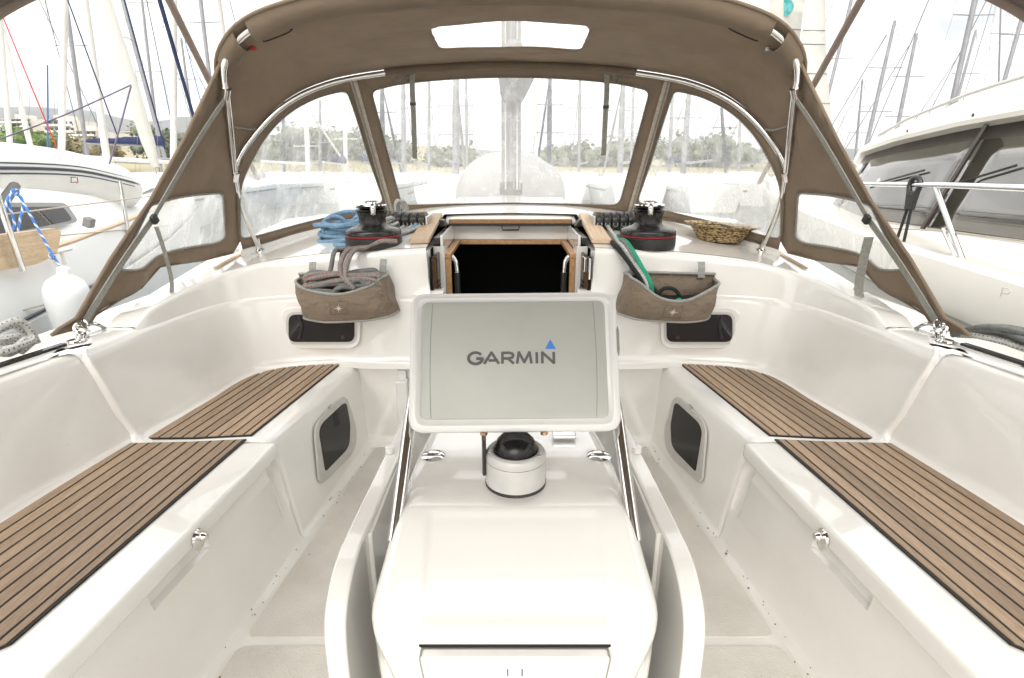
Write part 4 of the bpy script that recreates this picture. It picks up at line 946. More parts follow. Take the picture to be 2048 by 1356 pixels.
# --- roof between hoops
def trimj(C, joint):
    i0 = min(range(len(C) // 2), key=lambda i: (C[i] - joint).length); return C[i0:len(C) - i0]
def resamp(C, n):
    L_ = [0]
    for a, b in zip(C, C[1:]): L_.append(L_[-1] + (b - a).length)
    out = []; k = 0
    for i in range(n):
        t = L_[-1] * i / (n - 1)
        while k < len(C) - 2 and L_[k + 1] < t: k += 1
        out.append(C[k].lerp(C[k + 1], (t - L_[k]) / max(1e-9, L_[k + 1] - L_[k])))
    return out
NR = 241
Ar = resamp(trimj(Ah, hoopP(470, 345)), NR); Fr = resamp(Fh, NR)
Ar = [p + V((p.x * .008, -.004, .016)) for p in Ar]; Fr = [p + V((p.x * .006, 0, .012)) for p in Fr]
def roof(s, t):
    f = (s + 1) / 2 * (NR - 1); i = max(0, min(NR - 2, int(f))); k = f - i
    a = Ar[i].lerp(Ar[i + 1], k); b = Fr[i].lerp(Fr[i + 1], k)
    edge = max(0, 1 - abs(s)); sag = -.018 * math.sin(math.pi * max(0, min(1, t))) * min(1, edge * 4)
    pk = math.exp(-((abs(s) - .235) / .06) ** 2) * math.exp(-((t - .42) / .22) ** 2) if abs(s) > .18 else 0
    wr_ = .0035 * math.sin(s * 21 + 3 * t) * math.sin(2.6 * math.pi * t + s * 5) + .006 * pk * math.sin(t * 70 + s * 9) + .004 * math.sin(s * 60 + t * 6) * max(0, min(1, (abs(s) - .6) * 4)) * (1 - abs(2 * t - 1))
    return a.lerp(b, t) + V((0, 0, sag + (wr_ if 0 <= t <= 1 else 0)))
def proj(p):
    r = p - V((0, 0, HCAM)); d_ = r.y * CP - r.z * SP; up = r.y * SP + r.z * CP
    return UC + FPX * r.x / d_, 678 - FPX * up / d_
LS, LT = 1.6, .8
def inv_roof(u, v):
    best = None
    for i in range(81):
        for j in range(61):
            s = -.5 + i / 80; t = j / 60; a, b = proj(roof(s, t)); e = (a - u) ** 2 + (b - v) ** 2
            if best is None or e < best[0]: best = (e, s, t)
    return best[1] * LS, best[2] * LT
sky_l = [inv_roof(*p) for p in ((858, 55), (880, 97), (1021, 92), (1021, 40))]
sl_ = [sky_l[0], sky_l[1], sky_l[2], (-sky_l[1][0], sky_l[1][1]), (-sky_l[0][0], sky_l[0][1]), sky_l[3]]
sl_[2] = (0, sky_l[2][1]); sl_[5] = (0, sky_l[3][1])
skyp = rpoly(sl_, [.05, .04, .3, .04, .05, .3], 6)
ro = [(-LS, 0.0), (-LS * .985, -.005)] + [(LS * s, -.045 * min(1, (1 - abs(s)) * 6)) for s in [-.95 + .05 * i for i in range(39)]] + [(LS, 0), (LS * .99, LT)] + [(LS * s, LT) for s in [.95 - .05 * i for i in range(39)]] + [(-LS * .99, LT)]
rm, rh = sheet(ro, [skyp], lambda x, y: roof(x / LS, y / LT), .035, .03)
canopy = rm.build('canopy', M['canvas'], hood, smooth=60, solid=.003)
rh[0].build('roof_window', M['vinyl_top'], hood, smooth=60)
def strip_roof(s0, s1, t0, t1, off, name, mat, n=40, parent=canopy, wid=True):
    q = MB(); rows = []
    for k in range(n + 1):
        s = lerp(s0, s1, k / n); rows.append([roof(s, lerp(t0, t1, j / 4)) + V((0, 0, -off * math.sin(math.pi * (j + .0) / 4 * .5 + .0) if False else -off * math.sin(math.pi * j / 4) ** .6 if 0 < j < 4 else 0)) for j in range(5)])
    q.grid(rows); return q.build(name, mat, parent, smooth=60, solid=.003)
def s_of(u, v, t):
    return min(((proj(roof(-k / 400, t))[0] - u) ** 2 + (proj(roof(-k / 400, t))[1] - v) ** 2, k / 400) for k in range(120, 400))[1]
SA, SB_, SC = s_of(448, 122, 0), s_of(482, 74, 0), s_of(506, 58, 0)
bA, bF = s_of(462, 243, 0), s_of(530, 268, 1)
strip_roof(-SC, SC, -.056, .125, .040, 'hoop_sleeve', M['canvas'])
for s in (-1, 1): strip_roof(s * SB_, s * SA, -.056, .16, .040, 'hoop_sleeve', M['canvas'], 14)
q = MB(); q.tube([roof(lerp(-SC, SC, k / 50), .127) + V((0, 0, -.003)) for k in range(51)], .004, 6, uv=False); q.build('sleeve_seam', M['zip'], canopy)
for s in (-1, 1):
    q = MB(); q.tube([roof(s * lerp(SB_, SA, k / 10), .163) + V((0, 0, -.004)) for k in range(11)], .0045, 6, uv=False); q.build('sleeve_zip', M['strap'], canopy)
    q = MB(); q.tube([roof(s * (SC - .03 + .04 * math.cos(a)), .17 + .022 * math.sin(a)) + V((0, 0, -.004)) for a in [k * .6 for k in range(9)]], .0022, 5, uv=False); q.build('zip_stitching', M['caulk'], canopy)
    q = MB(); q.tube([roof(s * lerp(bA, bF, k / 12), k / 12) + V((-s * .006, -.008, -.004)) for k in range(13)], .004, 6, uv=False); q.build('canvas_binding', M['strap'], canopy)
    q = MB(); q.box((-.011, -.004, -.006), (.011, .004, .006), Matrix.Translation(roof(s * SB_, .163) + V((0, -.002, -.010)))); q.build('zip_pull', M['redfab'] if s < 0 else M['alu'], canopy, smooth=0)
q = MB(); ed = [roof(-.97 + 1.94 * k / 90, -.056 * min(1, (1 - abs(-.97 + 1.94 * k / 90)) * 6)) for k in range(91)]; q.tube(ed, .006, 8, uv=False); q.build('rear_hem', M['canvas'], canopy)
# front sleeve over the front hoop
i0, i1 = int(NR * .30), int(NR * .70)
q = MB(); q.tube([p + V((0, -.016, -.018)) for p in Fr[i0:i1 + 1]], .0175, 10, uv=False); q.build('front_sleeve', M['canvas'], canopy)
# --- windscreen
def mpx(L_): return [(2 * UC - u, v) for u, v in L_][::-1]
topl = [(474, 352), (487, 312), (507, 276), (532, 243), (566, 210), (606, 184), (650, 166), (690, 155), (760, 143), (850, 133), (930, 128)]
botl = [(930, 419), (860, 421), (790, 428), (700, 440), (600, 463), (530, 486), (486, 502), (478, 470), (474, 420)]
outl = topl + [(1021, 126)] + mpx(topl) + mpx(botl) + [(1021, 418)] + botl
outl = [V(p) for p in outl]
cw_ = rpoly([(743, 182), (800, 168), (900, 158), (1021, 154), (1142, 158), (1242, 168), (1299, 182), (1238, 410), (1120, 407), (1021, 405), (922, 407), (804, 410)], [14, 60, 60, 60, 60, 60, 14, 16, 60, 60, 60, 16], 5)
sw_ = [(694, 182), (714, 238), (738, 320), (768, 404), (700, 424), (600, 447), (520, 470), (482, 478), (481, 420), (482, 372), (500, 330), (530, 276), (564, 238), (600, 212), (640, 194), (670, 186)]
swl = rpoly(sw_, [14, 50, 50, 12, 40, 40, 30, 12, 30, 30, 30, 30, 30, 30, 30, 30], 4); swr = rpoly(mpx(sw_), [30, 30, 30, 30, 30, 30, 30, 30, 12, 30, 40, 40, 12, 50, 50, 14], 4)
wm, whs = sheet(outl, [cw_, swl, swr], lambda u, v: WS(u, v), 34, 14)
for i, p in enumerate(wm.v): pass
screen = wm.build('windscreen_panel', M['canvas'], hood, smooth=60, solid=.003)
for mbx, nm in zip(whs, ('vinyl', 'vinyl2', 'vinyl2')): mbx.build('window_pane', M[nm], hood, smooth=60)
def pxtube(pl, r, name, mat, off=.004, sm=4, f=WS, parent=screen):
    q = MB(); q.tube(crom([f(u, v, off) for u, v in pl], sm), r, 6, uv=False); return q.build(name, mat, parent)
for pl in (cw_, swl, swr):
    q = MB(); q.tube([WS(u, v, .003) for u, v in pl], .0028, 6, closed=True, uv=False); q.build('window_binding', M['bagdark2'] if 'bagdark2' in M else M['strap'], screen)
for pts in ([(706, 163), (743, 292), (781, 425)], [(1336, 163), (1299, 292), (1261, 425)]):
    q = MB(); q.ribbon([WS(*p, .008) for p in [(lerp(pts[0][0], pts[2][0], k / 12), lerp(pts[0][1], pts[2][1], k / 12)) for k in range(13)]], (1, 0, 0), .040, .004); q.build('zip_strip', M['zip'], screen, smooth=0)
    q = MB(); q.ribbon([WS(*p, .0115) for p in [(lerp(pts[0][0], pts[2][0], k / 12), lerp(pts[0][1], pts[2][1], k / 12)) for k in range(13)]], (1, 0, 0), .008, .003); q.build('zip_teeth', M['strap'], screen, smooth=0)
for pl in ([(827, 143), (829, 175), (835, 240), (840, 318)], [(1213, 143), (1209, 190), (1203, 240), (1197, 312)]):
    pp = crom([WS(u, v, .012 + .05 * i) for i, (u, v) in enumerate(pl)], 5)
    q = MB(); q.ribbon(pp, (1, 0, 0), .024, .003); q.build('roll_up_strap', M['strap2'], screen, smooth=0)
    c = pp[len(pp) // 2]; q = MB(); q.box((-.014, -.004, -.008), (.014, .004, .008), Matrix.Translation(c)); q.build('strap_buckle', M['black'], screen, smooth=0)
for uu in (805, 1232):
    q = MB(); po = [(uu - 15, 143), (uu + 15, 141), (uu + 13, 165), (uu - 12, 168)]
    q.slab([WS(*p, .006) for p in po], [WS(*p, .009) for p in po]); q.build('clear_pocket', M['vinyl2'], screen, smooth=0)
# bottom edge tucked on to the cabin top
q = MB(); q.tube(crom([WS(u, v, .0) + V((0, .004, -.002)) for u, v in botl[:7][::-1] + [(1021, 418)] + mpx(botl[:7])[::1][0:0]] , 4), .010, 8, uv=False); q.build('foot_rope', M['canvas'], screen)
q = MB(); q.tube(crom([mir(WS(u, v, .0) + V((0, .004, -.002))) for u, v in botl[:7][::-1] + [(1021, 418)]], 4), .010, 8, uv=False); q.build('foot_rope', M['canvas'], screen)
# white splash coaming in front of it, carried round the cabin top
rows = []
bl = [(486, 502), (530, 488), (600, 466), (700, 444), (790, 432), (860, 425), (930, 423), (1021, 422)]
cl = both([WS(u, v) for u, v in bl]); cl = crom(cl, 4)
for dy, dz in ((-.03, -.05), (-.022, .0), (-.012, .006), (.012, .006), (.02, -.05)): rows.append([p + V((0, dy, dz)) for p in cl])
q = MB(); q.grid(rows); q.build('spray_rail', M['gel'], boat, smooth=50)
# --- side wings
TIP = U(104, 670, z=.735); C1 = hoopP(447, 150); F1 = hoopP(500, 470)
wn_ = (C1 - F1).cross(TIP - F1).normalized()
def WG(u, v, off=0.0):
    p = UP(u, v, F1, wn_); return p
wo_ = [(444, 119), (447, 160), (455, 205), (470, 350), (479, 410), (481, 480), (470, 507), (413, 521), (341, 542), (289, 578), (248, 609), (206, 637), (181, 651), (103, 671), (118, 658), (150, 635), (230, 523), (310, 406), (370, 280), (429, 153)]
wp_ = [(248, 545), (281, 480), (310, 416), (382, 395), (448, 387), (453, 475), (440, 487), (361, 503), (289, 541)]
wpr = rpoly(wp_, [10, 20, 8, 30, 10, 10, 10, 40, 20], 4)
inw = wn_ if wn_.x > 0 else -wn_
def wingf(u, v):
    p = WG(u, v); w_ = math.sin(max(0, min(1, (480 - u) / 340)) * math.pi) * max(0, min(1, (v - 110) / 300))
    wr = (.016 * math.sin(u * .10 + v * .03 + .8 * math.sin(v * .02)) + .008 * math.sin(u * .21 - v * .035)) * (.55 + .45 * math.sin(v * .02 + u * .01)) * max(0, min(1, (400 - v) / 120)) * max(0, min(1, (u - 250) / 100)) + .018 * math.sin(u * .05) * max(0, min(1, (v - 490) / 50))
    ed_ = abs((u - 444) * (671 - 119) - (v - 119) * (103 - 444)) / math.hypot(341, 552); ef = max(0, min(1, ed_ / 55)); w_ *= ef; wr *= ef
    return p - inw * (.03 * w_) + inw * wr
wm, whs = sheet([V(p) for p in wo_], [wpr], wingf, 11, 9)
for s in (-1, 1):
    def mk(mb): n_ = MB(); n_.add([p if s < 0 else mir(p) for p in mb.v], mb.f); return n_
    def mm(p): return p if s < 0 else mir(p)
    wing = mk(wm).build('side_wing', M['canvas'], hood, smooth=60, solid=.003)
    mk(whs[0]).build('wing_window', M['vinyl2'], hood, smooth=60)
    q = MB(); q.tube([mm(wingf(p.x, p.y) + inw * .003) for p in wpr], .0045, 6, closed=True, uv=False); q.build('window_binding', M['strap'], wing)
    q = MB(); q.tube([mm(wingf(u, v)) for u, v in wo_[13:] + wo_[:1]], .0065, 8, uv=False); q.build('wing_hem', M['canvas'], wing)
    q = MB(); q.tube([mm(wingf(u, v)) for u, v in wo_[6:14]], .004, 6, uv=False); q.build('wing_foot_binding', M['canvas'], wing)
    # tensioning strap with buckle and loose tail
    A_ = WG(444, 190) + inw * .02; B_ = WG(299, 434) + inw * .014; C_ = WG(160, 646) + inw * .012
    q = MB(); q.ribbon([mm(p) for p in crom([A_, WG(388, 278) + inw * .016, B_], 4)], mm(inw.cross(B_ - A_)), .020, .003); q.build('tension_strap', M['strap2'], wing, smooth=0)
    q = MB(); q.ribbon([mm(p) for p in crom([B_, WG(232, 530) + inw * .014, C_], 4)], mm(inw.cross(C_ - B_)), .026, .003); q.build('tension_strap', M['strap2'], wing, smooth=0)
    q = MB(); q.box((-.008, -.014, -.016), (.008, .014, .016), Matrix.Translation(mm(B_ + inw * .006)) @ Matrix.Rotation(.5, 4, 'X')); q.build('strap_buckle', M['black'], wing, bevel=.004)
    if s < 0: tl_ = [(298, 448), (307, 492), (316, 548), (309, 590), (299, 640)]
    else: tl_ = [(289, 468), (296, 520), (297, 575), (272, 622), (240, 660)]
    pz = [WG(u, v) + inw * (.03 + .014 * i) for i, (u, v) in enumerate(tl_)]
    q = MB(); q.ribbon([mm(p) for p in crom(pz, 5)], (1, -s * .3, 0), .014 if s < 0 else .030, .003); q.build('strap_tail', M['strap2'], wing, smooth=0)
    # shackles and padeye holding the wing tip
    b_ = U(152, 682, z=ZC + .004)
    pe = thing('shackle_lashing', 'shiny stainless shackles tying the %s sprayhood corner to the coaming' % ('left' if s < 0 else 'right'), 'shackle', mm(b_), 'shackles at the sprayhood corners')
    q = MB(); q.lathe([(.0001, 0), (.026, 0), (.024, .004), (.0001, .005)], 16, Matrix.Translation(mm(b_)), caps=False); q.build('padeye_base', M['chrome'], pe)
    tp_ = WG(165, 645) + inw * .01; rnd = random.Random(5)
    for k in range(7):
        c = b_.lerp(tp_, .12 + .13 * k) + V((rnd.uniform(-.008, .008), rnd.uniform(-.008, .008), 0)); ax = rnd.uniform(0, 3); tilt = rnd.uniform(.6, 1.5)
        R3 = Matrix.Rotation(ax, 4, 'Z') @ Matrix.Rotation(tilt, 4, 'X')
        q = MB(); q.tube([mm(c + (R3 @ V((.012 * math.cos(a), .021 * math.sin(a), 0)))) for a in [i * math.pi / 7 for i in range(14)]], .0038, 7, closed=True); q.build('shackle', M['chrome'], pe)
    q = MB(); q.tube([mm(p) for p in crom([tp_, tp_ + V((.012, .03, -.01)), tp_ + V((.02, .06, -.035)), tp_ + V((.03, .10, -.045))], 4)], .006, 8); q.build('hook', M['chrome'], pe)
# ================================================================== BIMINI
bim = thing('bimini_top', 'taupe canvas bimini overhead, only its corners and side poles in view', 'bimini', (0, .4, 1.7))
arc = [(-1.32, 1.40), (-1.25, 1.475), (-1.12, 1.556), (-1.0, 1.607), (-.8, 1.675), (-.5, 1.74), (0, 1.775)]
arc = arc + [(-x, z) for x, z in arc[-2::-1]]
ac = crom([(x, 0, z) for x, z in arc], 4)
q = MB(); q.grid([[V((p.x, y, p.z + .03 * math.sin((y + .9) / 2.2 * math.pi))) for p in ac] for y in (1.30, 1.0, .6, .2, -.2, -.5)]); cb_ = q.build('bimini_canvas', M['bimini'], bim, solid=.003, smooth=60)
q = MB(); q.tube([V((p.x, 1.30, p.z)) for p in ac], .012, 10, uv=False); q.build('front_bow', M['bimtube'], bim)
for s in (-1, 1):
    a = U(338, 0, x=-1.22); b = U(420, 165, x=-1.33)
    if s > 0: a = U(1722, 0, x=1.22); b = U(1626, 172, x=1.33)
    d_ = (b - a)
    q = MB(); q.tube([a - d_ * .75, a, b, b + d_ * 2.0], .0135, 10, uv=False); q.build('side_pole', M['bimtube'], bim)
# ================================================================== SETTING
ZW = -.55
water_m = noisy('harbour_water', (.05, .075, .08), (.07, .095, .095), .6, .08, IOR=1.33)
nz_ = noise(water_m, 3.5, 5, .6); bump(water_m, nz_.outputs[0], .35, .05)
q = MB(); q.box((-3000, -3000, ZW - 6), (3000, 3000, ZW)); tag(q.build('water', water_m, None, smooth=0), kind='structure')
hillm = noisy('hill_scrub', (.10, .115, .10), (.17, .165, .14), .012, .95, 9)
def elev(u, v, d): p = U(u, v, y=d); return p
prof_h = [(-1500, 250), (-900, 235), (-400, 225), (0, 216), (60, 217), (95, 213), (150, 220), (205, 222), (265, 238), (310, 246), (345, 242), (390, 234), (440, 240), (500, 262), (560, 272), (640, 277), (760, 285), (900, 297), (1021, 303), (1200, 304), (1400, 300), (1600, 296), (1900, 300), (2500, 290), (3500, 270)]
rows = [[], [], [], [], []]
rnd = random.Random(9)
for i in range(121):
    u = lerp(-1500, 3500, i / 120); v = interp(u, [p[0] for p in prof_h], [p[1] for p in prof_h])
    r = ray(u, 334); az = math.atan2(r.x, r.y); el = ray(u, v); sl_e = el.z / math.hypot(el.x, el.y)
    for k, (R_, f) in enumerate(((330, 0), (520, .28), (800, .55), (1050, .86), (1250, 1.0))):
        h = HCAM + R_ * sl_e * (f if k else 0) * (1 if k == 4 else rnd.uniform(.9, 1.05) * .93)
        rows[k].append(V((R_ * math.sin(az), R_ * math.cos(az), max(ZW - 1 if k == 0 else .5, h))))
q = MB(); q.grid(rows); tag(q.build('hills', hillm, None, smooth=180), kind='structure')
# quay and shore
quaym = noisy('pale_quay', (.38, .36, .32), (.46, .44, .40), .5, .9)
q = MB(); q.box((-160, 58, ZW - 3), (160, 66, .55)); tag(q.build('quay', quaym, None, smooth=0), kind='structure')
shorem = noisy('dry_grass_bank', (.34, .29, .19), (.30, .28, .15), .15, .95, 7)
rows = []
for k, (y, z) in enumerate(((66, .4), (75, 1.0), (95, 3.0), (130, 5.5), (190, 8), (340, 9))):
    rows.append([V((x, y + abs(x) * .12, z * (1.0 if x < -20 else .45) + .25 * math.sin(x * .3 + k))) for x in range(-300, 301, 12)])
q = MB(); q.grid(rows); tag(q.build('shore', shorem, None, smooth=60), kind='structure')

# ---- trees
leafm = {'a': noisy('pine_leaf', (.10, .17, .04), (.18, .25, .07), .8, .8), 'b': noisy('olive_leaf', (.13, .155, .10), (.19, .21, .145), .8, .8), 'c': noisy('dry_leaf', (.22, .19, .10), (.30, .26, .14), .8, .85)}  # leaf tones lightened and evened to stand in for haze over distance
barkm = noisy('bark', (.09, .065, .045), (.13, .10, .075), 6, .9)
def tree(u, d, zb, h, wd, kind, label, seed):
    rnd = random.Random(seed); x = ray(u, 334).x / ray(u, 334).y * d
    t = thing('tree', label, 'tree', (x, d, zb), 'trees on the shore')
    q = MB(); q.tube([(x, d, zb - .3), (x + .1, d, zb + h * .3), (x - .1, d, zb + h * .6)], [wd * .05, wd * .035, wd * .018], 7)
    for k in range(4):
        a = rnd.uniform(0, 6.28); q.tube([(x, d, zb + h * (.3 + .07 * k)), (x + math.cos(a) * wd * .3, d + math.sin(a) * wd * .3, zb + h * (.55 + .07 * k))], [wd * .022, wd * .008], 5)
    q.build('trunk', barkm, t)
    q = MB(); cl = [(rnd.uniform(-.36, .36) * wd, rnd.uniform(-.36, .36) * wd, h * rnd.uniform(.36, .86), rnd.uniform(.13, .24) * wd) for _ in range(15)]
    for cx_, cy_, cz_, cr_ in cl:
        q.lathe([(cr_ * .62 * math.sin(math.pi * k / 6) + .001, -cr_ * .55 * math.cos(math.pi * k / 6)) for k in range(7)], 8, Matrix.Translation((x + cx_, d + cy_, zb + cz_)) @ Matrix.Rotation(rnd.uniform(-.6, .6), 4, 'X'))
        for _ in range(46):
            dv = V((rnd.gauss(0, 1), rnd.gauss(0, 1), rnd.gauss(0, 1))).normalized() * cr_ * rnd.uniform(.5, 1.05); c = V((x + cx_, d + cy_, zb + cz_)) + dv * V((1, 1, .75)).length / 1.6
            e1 = V((rnd.gauss(0, 1), rnd.gauss(0, 1), rnd.gauss(0, .7))).normalized() * wd * .045; e2 = V((rnd.gauss(0, 1), rnd.gauss(0, 1), rnd.gauss(0, .7))).normalized() * wd * .035
            q.add([c + e1, c + e2, c - e1, c - e2], [(0, 1, 2, 3)])
    q.build('crown', leafm[kind], t, smooth=0, fix=False)
tree(22, 62, .5, 5.2, 6.0, 'a', 'bright green bushy tree at far left behind the dinghy', 1)
tree(72, 66, .5, 5.0, 6.5, 'a', 'bright green bushy tree between the two leaning masts at left', 2)
tree(130, 72, .5, 4.2, 7.5, 'c', 'dry olive-brown shrub tree behind the dinghy middle', 3)
tree(185, 74, .5, 3.9, 7.5, 'c', 'dry brown shrub tree left of the navy sail cover', 4)
tree(320, 70, .5, 5.8, 5.0, 'b', 'dark olive tree behind the navy sail cover', 5)
tree(352, 72, .5, 5.4, 5.0, 'b', 'dark olive tree just left of the sprayhood wing', 6)
for k, (u, d, h, wd, lb) in enumerate(((560, 95, 5.0, 10, 'hazy grey-green tree at left of the left side window'), (625, 92, 6.6, 9, 'tall hazy tree in the left side window'), (680, 95, 6.2, 10, 'wide hazy tree beside the left zip strip'), (735, 90, 6.0, 9, 'hazy tree behind the left zip strip'), (790, 98, 4.6, 10, 'low hazy tree at left edge of the centre window'), (1190, 98, 4.4, 9, 'low hazy tree at right of the centre window'), (1262, 96, 4.8, 10, 'low hazy tree behind the right zip strip'), (1380, 95, 5.2, 11, 'wide hazy tree in the right side window'), (1455, 97, 5.4, 11, 'hazy tree at right of the right side window'), (900, 100, 3.9, 10, 'low hazy tree left of the mast in centre window'), (1120, 100, 3.8, 10, 'low hazy tree right of the mast in centre window'))):
    tree(u, d, .5, h, wd, 'b', lb, 20 + k)
# ---- houses on the slope, left
bw = noisy('white_render', (.72, .68, .62), (.66, .62, .56), .4, .85); wg = material('dark_window', (.05, .06, .07), .15); slabm = noisy('concrete_slab', (.62, .59, .54), (.55, .52, .47), .6, .9)
def building(u0, u1, vt, vb, d, storeys, bays, label, flip=0):
    a = U(u0, vt, y=d); b = U(u1, vb, y=d); h = a.z - b.z + 3; x0, x1, z0 = a.x, b.x, b.z - 3
    t = thing('apartment_building', label, 'building', ((x0 + x1) / 2, d, z0))
    q = MB(); q.box((x0, d, z0), (x1, d + 12, a.z)); q.build('wall', bw, t, smooth=0)
    sh = (a.z - b.z) / storeys
    for k in range(storeys):
        zb = b.z + sh * k
        q = MB(); q.box((x0 - .8 + .5 * k, d - 1.7, zb + sh * .94), (x1 + .8 - .9 * k * flip, d + .02, zb + sh * 1.02)); q.build('balcony_slab', slabm, t, smooth=0)
        q = MB(); q.box((x0 - .6, d - 1.6, zb + .02), (x1 + .5, d - 1.5, zb + sh * .30)); q.build('balcony_parapet', bw, t, smooth=0)
        for j in range(bays):
            xa = lerp(x0, x1, (j + .2) / bays); xb = lerp(x0, x1, (j + .75) / bays)
            q = MB(); q.box((xa, d - .06, zb + sh * .12), (xb, d - .003, zb + sh * .78)); q.build('window', wg, t, smooth=0)
    q = MB(); q.box((x0 + (x1 - x0) * .3, d + 1, a.z + .003), (x0 + (x1 - x0) * .6, d + 6, a.z + 1.3)); q.build('roof_house', bw, t, smooth=0)
building(10, 66, 238, 262, 165, 3, 5, 'pale terraced house on the slope at the far left edge')
building(84, 158, 240, 290, 150, 4, 6, 'white apartment block with long balconies behind leaning masts', 1)
building(150, 198, 262, 292, 140, 3, 4, 'lower white apartment block stepping down right of the tall one')
building(248, 292, 264, 290, 170, 2, 4, 'small cream house on the slope above navy sail cover')
building(-140, -30, 236, 280, 160, 3, 6, 'white house on the slope outside the left edge') if False else None

# ---- moored sailboats in the background
def hull_mesh(mb, L_, B_, H_, M4):
    rows = []
    for f, w_, sh in ((0, .72, 0), (.15, .9, -.02), (.4, 1, -.03), (.65, .86, .02), (.85, .5, .08), (.96, .16, .14), (1, .02, .17)):
        y = (f - .45) * L_; w2 = w_ * B_ / 2; zt_ = H_ * (1 + sh)
        rows.append([M4 @ V(p) for p in ((-w2 * .2, y, -.4), (-w2 * .82, y, -.05), (-w2, y, zt_ * .8), (-w2, y, zt_), (0, y, zt_ + .06), (w2, y, zt_), (w2, y, zt_ * .8), (w2 * .82, y, -.05), (w2 * .2, y, -.4))])
    mb.grid(rows, capa=True, capb=True)
NSB = 0
def sailboat(top, bot, wpx, d, label, mastm='mast', L_=10, rot=0, cover=None, furl=None, spread=(.45, .72), hullmat='hullb', hstripe=True, stays=True, topless=True, boomz=.75):
    p0 = U(*bot, y=d); p1 = U(*top, y=d); dirv = (p1 - p0).normalized()
    foot = p0 + dirv * ((ZW + 1.2 - p0.z) / dirv.z)
    ht = (p1 - foot).length
    if topless and top[1] <= 70: ht = max(ht, 13.0)
    tip = foot + dirv * ht; wd = wpx * d / FPX
    t = thing('moored_sailboat', label, 'sailboat', (foot.x, foot.y, ZW), 'sailboats moored in the marina')
    M4 = Matrix.Translation((foot.x, foot.y, ZW)) @ Matrix.Rotation(rot, 4, 'Z')
    B_ = L_ * .31
    q = MB(); hull_mesh(q, L_, B_, 1.05, M4); q.build('hull', M[hullmat], t, smooth=40)
    if hstripe:
        q = MB()
        for s in (-1, 1): q.slab([M4 @ V((s * x, y, z)) for x, y, z in ((B_ * .455, -L_ * .42, .80), (B_ * .508, -L_ * .05, .80), (B_ * .44, L_ * .2, .82))] + [M4 @ V((s * x, y, z)) for x, y, z in ((B_ * .44, L_ * .2, .88), (B_ * .508, -L_ * .05, .86), (B_ * .455, -L_ * .42, .86))], [M4 @ V((s * (x + .02), y, z)) for x, y, z in ((B_ * .455, -L_ * .42, .80), (B_ * .508, -L_ * .05, .80), (B_ * .44, L_ * .2, .82))] + [M4 @ V((s * (x + .02), y, z)) for x, y, z in ((B_ * .44, L_ * .2, .88), (B_ * .508, -L_ * .05, .86), (B_ * .455, -L_ * .42, .86))])
        q.build('sheer_stripe', M['stripe'], t, smooth=0)
    q = MB(); rows = []
    for y, w_, z in ((-L_ * .25, .30, 1.05), (-L_ * .24, .31, 1.45), (0, .30, 1.5), (L_ * .14, .22, 1.38), (L_ * .24, .12, 1.08)):
        rows.append([M4 @ V((x * B_, y, zz)) for x, zz in ((-w_, 1.0), (-w_ * .86, z), (w_ * .86, z), (w_, 1.0))])
    q.grid(rows, capa=True, capb=True); q.build('coachroof', M['hull'], t, smooth=0)
    q = MB(); q.tube([foot, foot + dirv * ht * .6, tip], [wd * .5, wd * .5, wd * .36], 10, uv=False); q.build('mast', M[mastm], t)
    side = V((1, 0, 0)); side.rotate(Matrix.Rotation(rot, 3, 'Z')); fw = V((0, 1, 0)); fw.rotate(Matrix.Rotation(rot, 3, 'Z'))
    for f in spread:
        c = foot + dirv * ht * f; q = MB(); q.tube([c - side * .75 - fw * .1, c, c + side * .75 - fw * .1], .022, 6, uv=False); q.build('spreader', M[mastm], t)
    if stays:
        for s in (-1, 1):
            q = MB(); pth = [foot + side * s * B_ * .45 + V((0, 0, -.15))] + [foot + dirv * ht * f + side * s * .75 - fw * .1 for f in spread] + [tip]
            q.tube(pth, max(.006, d * .00028), 4, uv=False); q.build('shroud', M['stay'], t)
        q = MB(); q.tube([M4 @ V((0, -L_ * .44, 1.1)), tip], max(.006, d * .00028), 4, uv=False); q.build('backstay', M['stay'], t)
    fb = M4 @ V((0, L_ * .52, 1.25))
    q = MB(); q.tube([fb, lerp(fb, tip, .5), lerp(fb, tip, .93)], [(.02 if not furl else .05), (.02 if not furl else .075), (.02 if not furl else .03)], 6, uv=False); q.build('furled_genoa' if furl else 'forestay', M[furl] if furl else M['stay'], t)
    be = foot + V((0, 0, boomz)); bend = be - fw * L_ * .38 + V((0, 0, .1))
    q = MB(); q.tube([be, bend], .055, 8, uv=False); boom = q.build('boom', M[mastm], t)
    if cover:
        q = MB(); rows = []
        for k in range(9):
            f = k / 8; c = lerp(be, bend, f) + V((0, 0, .04)); hh = lerp(.42, .14, f) + .03 * math.sin(k * 2.1)
            rows.append([c + side * sx * (.16 - .05 * f) + V((0, 0, zz * hh)) for sx, zz in ((-.7, 0), (-1, .35), (-.6, .85), (0, 1), (.6, .85), (1, .35), (.7, 0))])
        q.grid(rows, closed=True, capa=True, capb=True); q.build('sail_cover', M[cover], t, smooth=50)
    return t, M4, foot, tip, dirv
